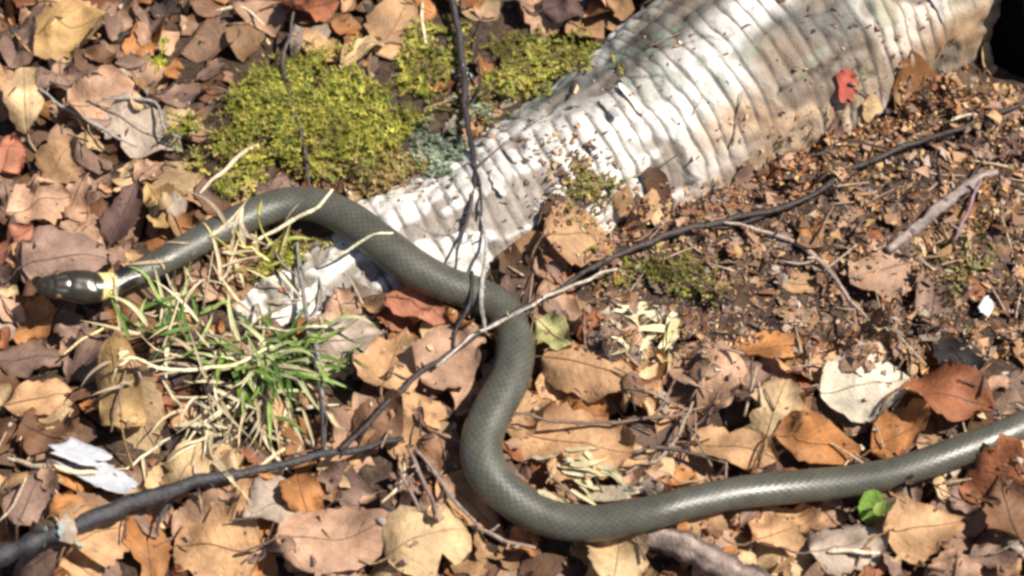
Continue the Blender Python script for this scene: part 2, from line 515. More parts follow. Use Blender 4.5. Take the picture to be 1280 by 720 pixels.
# ------------------------------------------------------------------ leaves
PAL = {
    'tan':    (0.42, 0.245, 0.125), 'pale':  (0.54, 0.375, 0.205), 'pink':  (0.385, 0.232, 0.150), 'mauve': (0.215, 0.135, 0.102),
    'russet': (0.27, 0.100, 0.045), 'orange': (0.40, 0.175, 0.060), 'brown': (0.175, 0.090, 0.048), 'dark': (0.050, 0.029, 0.023),
    'grey':   (0.36, 0.285, 0.225), 'white': (0.52, 0.45, 0.35), 'ochre': (0.44, 0.275, 0.115), 'purple': (0.105, 0.058, 0.050),
    'red':    (0.33, 0.07, 0.05), 'green': (0.22, 0.34, 0.07), 'lime': (0.44, 0.41, 0.18), 'salmon': (0.36, 0.145, 0.085), 'black': (0.013, 0.008, 0.009),  # black is the shadow tone of one added leaf
}
def width_profile(kind, u):
    if kind == 'birch':  w = u ** 0.55 * (1 - u) ** 0.95; w = w / w.max() * 0.39
    elif kind == 'round': w = u ** 0.5 * (1 - u) ** 0.55; w = w / w.max() * 0.46
    elif kind == 'long': w = np.sin(PI * u) ** 0.75; w = w / w.max() * 0.19
    else: w = u ** 0.35 * (1 - u) ** 0.35; w = w / w.max() * 0.40
    return w

def leaf_shape(kind, L, r, nu=17, nv=9, wide=1.0, roll=None, bend=None, fold=0.0, amp=1.0):
    """blade of one leaf, flat frame: x along the midrib, z up"""
    u = np.linspace(0.0, 1.0, nu)
    uu = u.copy(); uu[0] = 0.004; uu[-1] = 0.996
    w = width_profile(kind, uu) * wide
    teeth = 1 + (0.05 if kind != 'frag' else 0.12) * r.normal(size=(nu, 2))
    teeth[::2] *= 1.05; teeth[1::2] *= 0.95
    v = np.linspace(-1, 1, nv)
    W = np.where(v[None, :] < 0, w[:, None] * teeth[:, :1], w[:, None] * teeth[:, 1:])
    y = v[None, :] * W * L
    x = np.broadcast_to((u[:, None] - 0.5) * L, y.shape).copy()
    if kind == 'frag' or r.random() < 0.6:                    # bites out of the margin
        for _ in range(4 if kind == 'frag' else 2):
            a = r.uniform(0.05, 0.98); sgn = r.choice((-1, 1)); dep = r.uniform(0.15, 0.6)
            bite = np.exp(-((u - a) / r.uniform(.05, .14)) ** 2)[:, None] * (np.clip(v * sgn, 0, 1) ** 2)[None, :]
            y = y * (1 - dep * bite)
    y = y + 0.08 * L * r.normal() * (u[:, None] - 0.5) ** 2
    roll = r.normal() * 1.15 if roll is None else roll          # total angle across
    bend = r.normal() * 0.95 if bend is None else bend
    z = np.zeros_like(y)
    kb = bend / L
    if abs(kb) > 1e-3:
        xo = x.copy(); x = np.sin(kb * xo) / kb; z = z + (1 - np.cos(kb * xo)) / kb
    kr = roll / (0.8 * L * wide)
    if abs(kr) > 1e-3:
        yo = y.copy(); y = np.sin(kr * yo) / kr; z = z + (1 - np.cos(kr * yo)) / kr
    z = z + fold * np.abs(y)
    z = z + amp * r.normal() * 1.1 / L * x * y                 # twist
    p1, p2, p3 = r.uniform(0, 50, 3)
    z = z + amp * 0.15 * L * vnoise(x / L * 3.2 + p1, y / L * 3.2 + p2) + amp * 0.07 * L * vnoise(x / L * 7 + p2, y / L * 7 + p3) * (0.35 + v[None, :] ** 2)
    z = z - 0.012 * L * np.exp(-(v[None, :] / 0.25) ** 2)       # midrib groove
    edge = np.abs(v[None, :]) ** 3
    z = z + amp * 0.09 * L * edge * np.sin(u[:, None] * r.uniform(6, 14) + r.uniform(0, 6) + (v[None, :] > 0) * 2)
    uv = np.stack([np.broadcast_to(u[:, None], y.shape), np.broadcast_to(v[None, :], y.shape)], -1)
    return np.stack([x, y, z], -1), uv

def settle(S, cx, cy, rot, tilt=None, follow=0.85, q=0.80, lift=0.0):
    """lay a leaf on whatever is below it, then add it to the pile"""
    ca, sa = math.cos(rot), math.sin(rot)
    P = S.copy()
    P[..., 0] = cx + S[..., 0] * ca - S[..., 1] * sa
    P[..., 1] = cy + S[..., 0] * sa + S[..., 1] * ca
    hx = hs(P[..., 0], P[..., 1])
    A = np.column_stack([P[..., 0].ravel() - cx, P[..., 1].ravel() - cy, np.ones(P[..., 0].size)])
    co, *_ = np.linalg.lstsq(A, hx.ravel(), rcond=None)
    g = np.clip(co[:2] * follow, -0.9, 0.9)
    if tilt is not None: g = g + np.array(tilt)
    P[..., 2] = P[..., 2] + (P[..., 0] - cx) * g[0] + (P[..., 1] - cy) * g[1]
    P[..., 2] += np.quantile(hx - P[..., 2], q) + lift
    P[..., 2] = np.maximum(P[..., 2], hx + 0.0004)
    z = P[..., 2]; zz = z.copy()                              # take the sharpest kinks out
    zz[1:-1] = 0.5 * z[1:-1] + 0.25 * (z[:-2] + z[2:])
    P[..., 2] = np.maximum(zz, hx + 0.0003)
    D = P
    for ax in (0, 1):                                         # denser points for the pile
        n_ = D.shape[ax]
        t_ = np.linspace(0, n_ - 1, n_ * 3); a_ = np.clip(t_.astype(int), 0, n_ - 2); f_ = (t_ - a_)
        D = np.take(D, a_, ax) * (1 - f_.reshape((-1, 1, 1) if ax == 0 else (1, -1, 1))) + np.take(D, a_ + 1, ax) * f_.reshape((-1, 1, 1) if ax == 0 else (1, -1, 1))
    D = D.reshape(-1, 3)
    raise_to(D[:, 0], D[:, 1], D[:, 2])
    return P

def leaf_colour(base, P, uv, r, mottle=0.30):
    c = np.array(base) * (1 + 0.10 * r.normal())
    k_ = r.uniform(0, 40)
    n_ = vnoise(uv[..., 0] * 4 + k_, uv[..., 1] * 2 + k_)
    cc = c[None, None, :] * (1 + mottle * 2.2 * n_[..., None])
    e_ = np.clip(np.abs(uv[..., 1]) ** 6 + np.clip(uv[..., 0] - 0.9, 0, 1) * 6, 0, 1)[..., None] * r.uniform(0, 0.5)
    cc = cc * (1 - e_) + cc * np.array([0.55, 0.42, 0.36]) * e_
    return np.clip(cc, 0.004, 0.85).reshape(-1, 3)

def stalk_mesh(P, L, r):
    """raised midrib that runs on into the leaf stalk"""
    m_ = P.shape[1] // 2
    rib = P[:, m_].copy(); rib[:, 2] += 0.0003
    d = rib[0] - rib[2]; d /= np.linalg.norm(d) + 1e-9
    n_ = 6; ln = L * r.uniform(0.22, 0.42); side_ = np.cross(d, [0, 0, 1]); b_ = r.normal() * 0.5
    tail = []
    for k_ in range(n_, 0, -1):
        t_ = k_ / n_
        p = rib[0] + d * ln * t_ + side_ * ln * b_ * t_ * t_
        p[2] = max(float(hs(p[0], p[1])) + 0.0006, rib[0, 2] * (1 - t_) + t_ * (float(hs(p[0], p[1])) + 0.001))
        tail.append(p)
    path = np.vstack([np.array(tail), rib])
    R_ = np.r_[np.full(n_, 0.00065), np.linspace(0.00055, 0.00018, len(rib))]
    return tube(path, R_, 5)

def add_leaf(px, py, size, rot, base, r, kind='birch', label=None, group=None, cat='leaf', stalk=True, name='dry_leaf', **kw):
    """size in photo pixels; rot in degrees, direction of the tip as seen from above"""
    skw = {a: kw.pop(a) for a in ('wide', 'roll', 'bend', 'fold', 'amp') if a in kw}
    L = size * PX * 1.06
    p = at(px, py)
    S, uv = leaf_shape(kind, L, r, **skw)
    P = settle(S, p[0], p[1], math.radians(rot), **kw)
    c_ = P.reshape(-1, 3).mean(0)
    root = empty(name, (c_[0], c_[1], float(P[..., 2].min())))
    tag(root, label, cat, group)
    colr = PAL[base] if isinstance(base, str) else base
    mk('blade', P.reshape(-1, 3), grid_faces(*P.shape[:2]), M_LEAF, root, col=leaf_colour(colr, P, uv, r), uv=uv.reshape(-1, 2))
    if stalk:
        V, f = stalk_mesh(P, L, r)
        mk('stalk', V, f, M_STALK, root, col=np.array(colr) * 0.55 + 0.01)
    return root

class Bag:
    def __init__(s): s.V, s.F, s.C, s.U, s.n = [], [], [], [], 0
    def add(s, V, F, C, U):
        s.V.append(V); s.F += [tuple(s.n + k_ for k_ in f) for f in F]; s.C.append(C); s.U.append(U); s.n += len(V)
    def build(s, name, mat, label, cat):
        o = mk(name, np.vstack(s.V), s.F, mat, col=np.vstack(s.C), uv=np.vstack(s.U), smooth=(name != 'leaf_crumbs'))
        return tag(o, label, cat, kind='stuff')

def in_ell(px, py, cx, cy, rx, ry, rot=0):
    a = math.radians(rot); dx, dy = px - cx, py - cy
    u = dx * math.cos(a) + dy * math.sin(a); v = -dx * math.sin(a) + dy * math.cos(a)
    return (u / rx) ** 2 + (v / ry) ** 2 < 1
def moss_zone(px, py):
    return in_ell(px, py, 400, 150, 165, 85) or in_ell(px, py, 300, 185, 75, 55) or in_ell(px, py, 560, 60, 60, 45) or in_ell(px, py, 670, 80, 95, 50)
def humus_zone(px, py):
    return px > 745 and py > 150 and py < 430 and not (px < 800 and py > 400)
def tuft_zone(px, py):
    return in_ell(px, py, 290, 450, 130, 105)

# the deep layer of the litter
W_, C_ = [.16, .05, .14, .17, .08, .07, .20, .08, .05], ['tan', 'pale', 'pink', 'mauve', 'russet', 'orange', 'brown', 'dark', 'grey']
bag = Bag()
r = np.random.default_rng(21)
F95 = grid_faces(9, 5)
for n_ in range(1900):
    x, y = r.uniform(X0 + .03, X1 - .03), r.uniform(Y0 + .03, Y1 - .03)
    if on_log(x, y) or (x > .20 and y > .125): continue
    d = np.array([x, y, 0]) - CAM
    zc = d @ _F; px = 640 + d[0] / zc / KPX; py = 360 - (d @ _U) / zc / KPX
    if moss_zone(px, py) and r.random() < .8: continue
    L = r.uniform(0.018, 0.040)
    if humus_zone(px, py): L *= r.uniform(0.35, 0.7)
    kind = r.choice(['birch', 'frag', 'round', 'long'], p=[.45, .35, .12, .08])
    S, uv = leaf_shape(kind, L, r, 9, 5, amp=1.2)
    P = settle(S, x, y, r.uniform(0, 2 * PI), q=.7, tilt=r.normal(size=2) * .22)
    bag.add(P.reshape(-1, 3), F95, leaf_colour(np.array(PAL[r.choice(C_, p=W_)]) * .62, P, uv, r), uv.reshape(-1, 2))   # lower layer: wet and rotting, also darkened to paint shade into the gaps
for n_ in range(3600):                                        # thinner litter on the ground round about
    x, y = r.uniform(-1.05, 1.05, 2)
    if X0 + .03 < x < X1 - .03 and Y0 + .03 < y < Y1 - .03: continue
    S, uv = leaf_shape('birch', r.uniform(0.03, 0.045), r, 9, 5)
    a = r.uniform(0, 2 * PI); ca, sa = math.cos(a), math.sin(a)
    P = np.stack([x + S[..., 0] * ca - S[..., 1] * sa, y + S[..., 0] * sa + S[..., 1] * ca, S[..., 2] - S[..., 2].min() + 0.001], -1)
    bag.add(P.reshape(-1, 3), F95, leaf_colour(PAL[r.choice(C_, p=W_)], P, uv, r), uv.reshape(-1, 2))
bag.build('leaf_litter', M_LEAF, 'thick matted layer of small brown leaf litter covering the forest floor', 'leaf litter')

# loose single leaves that nothing but their place tells apart
CNAME = {'tan': 'tan', 'pale': 'pale buff', 'pink': 'pinkish brown', 'mauve': 'dull greyish brown', 'russet': 'russet', 'orange': 'orange brown', 'brown': 'mid brown', 'dark': 'dark rotting', 'grey': 'pale greyish'}
SNAME = {'birch': 'pointed', 'round': 'rounded', 'frag': 'torn', 'long': 'narrow'}
def zone_name(px, py):
    if moss_zone(px - 25, py) or moss_zone(px + 25, py): return 'at the edge of the moss cushion'
    if py > 690 - .28 * px and px < 520: return 'beyond the black branch from the grass tuft' if py > 720 - .28 * px else 'along the black branch'
    if px < 140 and 290 < py < 440: return 'around the head of the snake'
    if px < 420 and py > 360: return 'around the grass tuft' if px > 140 else 'between snake head and black branch'
    if px < 260 and py <= 360: return 'behind the neck of the snake' if py > 200 else 'around the forked grey twig'
    if px < 800 and py < 120: return 'behind the moss cushion and the log'
    if 640 < px < 860 and 400 < py < 640: return 'inside the bend of the snake'
    if px < 660 and py <= 560: return 'between log and snake bend'
    if px < 780: return 'outside the lower bend of the snake'
    if py > 640 - .1 * (px - 780) - (px > 1150) * 20: return 'near the thick stick and straight snake part'
    if py > 430: return 'between the humus and the straight snake part'
    return 'on the humus by the long twig'
r = np.random.default_rng(33)
W2 = [.20, .09, .20, .18, .07, .08, .10, .03, .05]
count = 0
while count < 262:
    px, py = r.uniform(-60, 1340), r.uniform(-40, 760)
    p = at(px, py)
    if on_log(p[0], p[1]): continue
    if moss_zone(px, py) or (px > 1150 and py < 130): continue
    if tuft_zone(px, py) and r.random() < .7: continue
    size = r.uniform(40, 84)
    if humus_zone(px, py):
        if r.random() < .75: continue
        size *= .55
    key = r.choice(C_, p=W2)
    kind = r.choice(['birch', 'round', 'frag', 'long'], p=[.46, .10, .36, .08])
    big = 'small' if size < 60 else 'large' if size > 78 else ''
    lab = ' '.join(f'{big} {SNAME[kind]} {CNAME[key]} leaf lying {zone_name(px, py)}'.split())
    add_leaf(px, py, size, r.uniform(0, 360), key, r, kind, lab, lab.replace(' leaf ', ' leaves '), stalk=bool(r.random() < .6), q=r.uniform(.5, .8), tilt=r.normal(size=2) * .30, amp=r.uniform(.9, 2.2), roll=r.normal() * 1.5, bend=r.normal() * 1.2)
    count += 1

# leaves one can point to in the photograph
HERO = [
 # px, py, size, rot, colour, kind, options, label
 (78, 30, 120, 15, 'ochre', 'birch', dict(wide=.9), 'big ochre leaf beside the pale upright leaf by the twig fork'),
 (38, 138, 112, 98, 'pale', 'long', dict(wide=1.25, roll=.5, lift=.004), 'narrow pale buff leaf standing beside a russet scrap'),
 (32, 66, 62, 60, 'mauve', 'birch', dict(amp=1.6), 'dull mauve leaf tucked under the big ochre leaf'),
 (128, 108, 96, 30, 'pink', 'birch', dict(amp=1.6), 'pinkish leaf resting beside the forked grey twig'),
 (182, 176, 108, -28, 'grey', 'birch', dict(wide=.8), 'pale pinkish grey leaf lying beneath the forked grey twig'),
 (228, 132, 78, 200, 'mauve', 'birch', dict(amp=1.6), 'dull brown leaf against the left side of the moss cushion'),
 (12, 196, 62, 80, 'salmon', 'birch', dict(amp=1.6), 'russet scrap of leaf beside the narrow pale leaf'),
 (72, 205, 70, 60, 'tan', 'frag', dict(amp=1.6), 'torn tan leaf beside the russet scrap'),
 (50, 258, 80, 20, 'pink', 'birch', dict(amp=1.6), 'flat pinkish leaf behind the snake head'),
 (14, 312, 70, 40, 'salmon', 'birch', dict(amp=1.6), 'salmon red leaf in front of the snake snout'),
 (88, 322, 118, 12, 'mauve', 'birch', dict(wide=.7, roll=.4), 'long dull brown leaf right beside the snake head'),
 (158, 272, 84, 70, 'purple', 'birch', dict(roll=1.9, wide=.8, lift=.004), 'dark purple brown curled leaf beside the snake neck'),
 (200, 256, 62, 120, 'ochre', 'birch', dict(roll=1.5, lift=.003), 'small curled ochre leaf beside the dark purple curled one'),
 (330, 26, 84, 60, 'pink', 'round', dict(amp=1.0), 'smooth mauve pink leaf beside the moss cushion'),
 (392, 16, 84, 10, 'russet', 'birch', dict(amp=1.6), 'reddish brown leaf beside the moss cushion'),
 (492, 38, 104, 62, 'tan', 'birch', dict(wide=.95, lift=.003), 'large tan leaf leaning on the top of the moss cushion'),
 (398, 62, 58, -30, 'tan', 'frag', dict(amp=1.6), 'small torn tan leaf at the edge of the moss'),
 (452, 66, 62, 210, 'pale', 'birch', dict(amp=1.6), 'small buff leaf half sunk in the moss'),
 (672, 14, 80, 150, 'pink', 'birch', dict(amp=1.6), 'pinkish leaf on the litter behind the log'),
 (712, 10, 70, 20, 'purple', 'birch', dict(amp=1.6), 'purple brown leaf behind the log'),
 (44, 408, 66, 15, 'orange', 'birch', dict(wide=.9), 'orange tan leaf beside the snake chin'),
 (40, 455, 92, 5, 'mauve', 'birch', dict(wide=.75, amp=1.1), 'smooth greyish mauve leaf beside the orange tan one'),
 (120, 452, 78, 20, 'mauve', 'frag', dict(amp=1.6), 'crumpled dull brown leaf beside the grass tuft'),
 (150, 494, 98, 100, 'ochre', 'round', dict(amp=1.1, wide=.95, lift=.003), 'broad golden tan leaf beside the grass tuft'),
 (50, 502, 84, 8, 'tan', 'long', dict(wide=1.4), 'long tan leaf beside the broad golden leaf'),
 (60, 548, 78, 150, 'brown', 'frag', dict(amp=1.6), 'torn dark brown leaf beside the white bark scrap'),
 (238, 578, 84, 60, 'pale', 'birch', dict(amp=1.1), 'pale yellowish leaf beside the grass tuft'),
 (46, 632, 78, 70, 'mauve', 'round', dict(wide=.85, lift=.004), 'flat purplish grey leaf edged by deep shade'),
 (90, 632, 56, 30, 'orange', 'birch', dict(amp=1.6), 'small orange leaf between the white scrap and the black branch'),
 (14, 606, 66, 90, 'tan', 'birch', dict(amp=1.6), 'tan leaf beside the flat purplish grey leaf'),
 (135, 685, 86, 40, 'tan', 'birch', dict(amp=1.6), 'tan leaf beside the black branch near its lichen'),
 (50, 704, 88, 10, 'mauve', 'birch', dict(amp=1.6), 'dull mauve leaf under the thick end of the black branch'),
 (188, 694, 84, 100, 'orange', 'long', dict(wide=1.5, roll=1.2), 'upright rolled orange brown leaf beside the black branch'),
 (262, 655, 92, 20, 'pink', 'birch', dict(amp=1.6), 'pinkish leaf under the middle of the black branch'),
 (272, 694, 104, 170, 'tan', 'round', dict(amp=1.1), 'broad tan leaf beside the rolled orange leaf'),
 (342, 640, 76, 220, 'grey', 'birch', dict(amp=1.6), 'greyish leaf beside the black branch'),
 (376, 612, 76, 105, 'orange', 'birch', dict(wide=.8, roll=1.0), 'orange brown leaf under the thin end of the black branch'),
 (420, 676, 134, 12, 'pink', 'round', dict(wide=.72, amp=1.0, lift=.003), 'large smooth pinkish tan leaf with specks'),
 (536, 692, 118, 25, 'pale', 'round', dict(wide=.8, amp=1.1, lift=.004), 'large bright buff leaf next to the large pinkish one'),
 (592, 638, 92, -40, 'tan', 'birch', dict(wide=.8), 'tan leaf beside the outer bend of the snake'),
 (772, 704, 72, 80, 'pale', 'round', dict(amp=1.0, lift=.004), 'bright rounded buff leaf beside the thick grey stick'),
 (436, 432, 92, 10, 'grey', 'birch', dict(amp=1.6), 'greyish pink leaf lying on the low end of the log'),
 (492, 466, 100, 75, 'tan', 'birch', dict(lift=.003), 'upright tan leaf left of the crossing twig'),
 (568, 458, 100, 40, 'pink', 'birch', dict(wide=.85, lift=.002), 'pinkish tan leaf framed by the snake bend and the twig'),
 (524, 386, 92, -18, 'salmon', 'birch', dict(roll=1.8, wide=.7), 'reddish curled leaf pinned under the snake'),
 (734, 470, 108, -20, 'tan', 'round', dict(wide=.8, lift=.004), 'broad tan leaf inside the upper bend of the snake'),
 (694, 420, 52, -40, 'lime', 'birch', dict(amp=1.6), 'small pale greenish leaf touching the snake beside the twig'),
 (716, 556, 138, -14, 'tan', 'frag', dict(wide=.8, amp=1.8), 'large crumpled tan leaf inside the lower bend of the snake'),
 (660, 520, 70, 20, 'tan', 'birch', dict(amp=1.6), 'tan leaf against the inner side of the snake'),
 (905, 488, 76, 60, 'pink', 'frag', dict(amp=1.6), 'crumpled pinkish leaf among the broken twigs'),
 (966, 526, 70, 70, 'pale', 'frag', dict(lift=.003), 'pale buff torn leaf beside the straight part of the snake'),
 (962, 440, 90, 5, 'orange', 'birch', dict(wide=.75), 'smooth orange brown leaf on the crumbly humus'),
 (1080, 490, 104, 10, 'white', 'round', dict(wide=.85, lift=.004), 'whitish leaf with a pale underside beside the russet one'),
 (1182, 506, 108, -8, 'russet', 'round', dict(wide=.78, amp=1.1, lift=.003), 'broad russet leaf beside the snake'),
 (1124, 544, 66, 20, 'orange', 'birch', dict(roll=1.4), 'small orange leaf curled against the snake'),
 (1106, 344, 96, 200, 'pink', 'round', dict(wide=.85, lift=.004), 'domed pinkish brown leaf beside the grey stick'),
 (1168, 372, 76, 80, 'mauve', 'birch', dict(lift=.003, tilt=(.3, .2)), 'dull brown leaf tilted beside the domed pinkish leaf'),
 (1012, 294, 52, 110, 'orange', 'long', dict(wide=1.5, lift=.003), 'small orange sliver of leaf beside the long dark twig'),
 (1000, 356, 70, 0, 'tan', 'long', dict(wide=1.1), 'narrow tan leaf under the pale bent twig'),
 (1190, 444, 82, 120, 'black', 'birch', dict(wide=.95), 'black leaf shape put in for the shadow beside the broad russet one'),  # shadow of the tilted leaf nearby, painted as a near-black leaf
 (1060, 684, 94, 20, 'grey', 'round', dict(wide=.8), 'greyish pink leaf beside the green sprout'),
 (1156, 670, 104, 14, 'tan', 'birch', dict(wide=.8, lift=.003), 'golden tan leaf beside the greyish pink one beside the snake'),
 (1196, 706, 58, 80, 'pink', 'round', dict(amp=1.6), 'small pink rounded leaf beside the golden tan one'),
 (1040, 648, 50, 30, 'pink', 'birch', dict(amp=1.6), 'small pinkish leaf touching the snake by the sprout'),
 (984, 664, 92, 30, 'tan', 'frag', dict(amp=1.8), 'crumpled tan leaf under the straight part of the snake'),
 (916, 566, 112, -10, 'tan', 'birch', dict(wide=.6), 'long tan leaf lying along the snake'),
 (1022, 562, 104, 5, 'orange', 'birch', dict(wide=.6), 'long orange brown leaf lying along the snake'),
 (1256, 662, 90, 100, 'brown', 'birch', dict(amp=1.6), 'brown leaf beside the tail side of the snake'),
 (724, 312, 92, 20, 'tan', 'round', dict(wide=.85, amp=1.0, lift=.006, tilt=(-.3, -.25)), 'pale tan leaf standing against the log by the dark twig'),
 (1050, 152, 34, 60, 'red', 'frag', dict(lift=.002, stalk=False), 'small bright red scrap of leaf on the lower edge of the log'),
]
r = np.random.default_rng(77)
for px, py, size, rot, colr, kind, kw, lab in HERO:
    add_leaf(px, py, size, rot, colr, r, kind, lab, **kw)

HX = np.array([h[:3] for h in HERO], float)
def clear_of_named(px, py, k_=.34):
    return bool(np.all(np.hypot(HX[:, 0] - px, (HX[:, 1] - py) * 1.25) > HX[:, 2] * k_))
r = np.random.default_rng(88)
bag = Bag(); n_ = 0
while n_ < 430:
    px, py = r.uniform(-60, 1340), r.uniform(-60, 770)
    p = at(px, py)
    if on_log(p[0], p[1]) or moss_zone(px, py) or not clear_of_named(px, py, .5): continue
    S, uv = leaf_shape('frag', r.uniform(.009, .019), r, 7, 5, wide=r.uniform(.5, 1), roll=r.normal() * 1.8, bend=r.normal() * 1.3, amp=1.8)
    P = settle(S, p[0], p[1], r.uniform(0, 2 * PI), q=.5, tilt=r.normal(size=2) * .4)
    bag.add(P.reshape(-1, 3), grid_faces(7, 5), leaf_colour(PAL[r.choice(C_, p=W2)], P, uv, r), uv.reshape(-1, 2)); n_ += 1
bag.build('curled_fragments', M_LEAF, 'small curled torn bits of leaf scattered over the litter', 'leaf litter')

# ------------------------------------------------------------------ crumbs of leaf and humus
def crumbs():
    r = np.random.default_rng(5)
    bag = Bag()
    def put(n_, f_, smin, smax, cols, lift=0.0):
        k_ = 0
        while k_ < n_:
            px, py = f_(r)
            if not clear_of_named(px, py) and r.random() < .95: k_ += 1; continue
            p = at(px, py)
            x, y = p[0] + r.normal() * .002, p[1] + r.normal() * .002
            s_ = r.uniform(smin, smax) * r.uniform(.5, 1)
            m_ = r.integers(5, 8)
            a = np.sort(r.uniform(0, 2 * PI, m_)); rr_ = s_ * r.uniform(.5, 1, m_)
            nrm = np.array([r.normal() * .5, r.normal() * .5, 1.0]); nrm /= np.linalg.norm(nrm)
            e1 = np.cross(nrm, [r.normal(), r.normal(), .1]); e1 /= np.linalg.norm(e1); e2 = np.cross(nrm, e1)
            asp = r.uniform(.3, 1)
            V = np.array([x, y, float(hs(x, y)) + s_ * .22 + lift]) + rr_[:, None] * (np.cos(a)[:, None] * e1 + asp * np.sin(a)[:, None] * e2) + (r.normal(size=(m_, 1)) * s_ * .15) * nrm
            c0 = V.mean(0) + nrm * s_ * r.uniform(-.1, .2); cb = V.mean(0) - nrm * s_ * r.uniform(.02, .12)
            V = np.vstack([V, c0, cb])
            F = [(q_, (q_ + 1) % m_, m_) for q_ in range(m_)] + [((q_ + 1) % m_, q_, m_ + 1) for q_ in range(m_)]
            cl = np.array(PAL[r.choice(cols)]) * r.uniform(.6, 1.25)
            bag.add(V, F, np.tile(cl, (len(V), 1)), np.zeros((len(V), 2)))
            k_ += 1
    def zone_humus(r):
        while True:
            px, py = r.uniform(735, 1330), r.uniform(110, 450)
            if py > 600 - 0.44 * px + r.normal() * 25 and py > 330 - (px - 700) * .40: return px, py
    mixed = ['tan', 'pink', 'mauve', 'brown', 'mauve', 'brown', 'pale', 'dark', 'russet', 'pale', 'purple', 'mauve', 'grey', 'orange', 'white']
    put(6800, zone_humus, .0009, .0030, ['mauve', 'brown', 'mauve', 'pink', 'brown', 'tan', 'purple', 'dark', 'pale', 'russet', 'grey'])
    put(1200, zone_humus, .0030, .0085, ['tan', 'pink', 'mauve', 'mauve', 'pink', 'brown', 'grey', 'ochre', 'purple', 'brown', 'tan'])
    put(1500, lambda r: (r.uniform(-40, 1320), r.uniform(-30, 750)), .0012, .0042, mixed)
    # crumbs along the lower edge of the log and across its decayed middle
    def log_edge(r):
        t = r.random(); return 690 + 560 * t + r.normal() * 18, 322 - 205 * t + r.normal() * 12
    put(900, log_edge, .0012, .0042, ['brown', 'mauve', 'tan', 'dark', 'russet', 'orange', 'pale'])
    put(700, lambda r: (lambda t: (1000 + 240 * t + r.normal() * 20, 205 - 95 * t + r.normal() * 20))(r.random()), .0014, .0055, ['brown', 'mauve', 'tan', 'dark', 'russet', 'orange', 'pale'])
    put(420, lambda r: (r.normal() * 26 + 722, r.normal() * 34 + 232), .0012, .0040, ['brown', 'mauve', 'tan', 'dark', 'ochre'])
    put(90, lambda r: (r.normal() * 40 + 650, r.normal() * 18 + 165), .0012, .0036, ['brown', 'mauve', 'tan', 'grey'])
    put(160, lambda r: (r.normal() * 60 + 470, r.normal() * 16 + 222), .0012, .0036, ['brown', 'ochre', 'tan', 'dark'])
    put(50, lambda r: (r.uniform(560, 1200), r.uniform(0, 280)), .0010, .0028, mixed)
    bag.build('leaf_crumbs', M_CRUMB, 'fine crumbs of broken leaf and humus strewn over the ground', 'debris')
crumbs()

def splinters():
    """short broken stems and needles, too many to count"""
    r = np.random.default_rng(15)
    bag = Bag()
    for n_ in range(300):
        if r.random() < .5: px, py = r.uniform(760, 1300), r.uniform(190, 620)
        else: px, py = r.uniform(-30, 1310), r.uniform(-20, 740)
        p = at(px, py); a = r.uniform(0, PI); ln = r.uniform(.008, .026)
        if on_log(p[0], p[1]) and r.random() < .8 or not clear_of_named(px, py, .35): continue
        t = np.linspace(-.5, .5, 5)
        X = p[0] + math.cos(a) * ln * t; Y = p[1] + math.sin(a) * ln * t + r.normal() * .1 * ln * t * t
        Z = hs(X, Y); z0 = np.polyfit(t, Z, 1); Zl = np.polyval(z0, t); Zl += np.max(Z - Zl) * .8 + .0005
        R_ = np.linspace(1, .55, 5) * r.uniform(.00035, .0010)
        V, F = tube(np.column_stack([X, Y, Zl]), R_, 5, .08)
        cl = np.array([(.22, .14, .10), (.10, .06, .045), (.40, .30, .20), (.30, .20, .15), (.05, .035, .03)][r.integers(0, 5)]) * r.uniform(.7, 1.2)
        bag.add(V, F, np.tile(cl, (len(V), 1)), np.zeros((len(V), 2)))
    bag.build('twig_splinters', M_TWIG, 'short broken stems and splinters scattered through the litter', 'debris')
splinters()

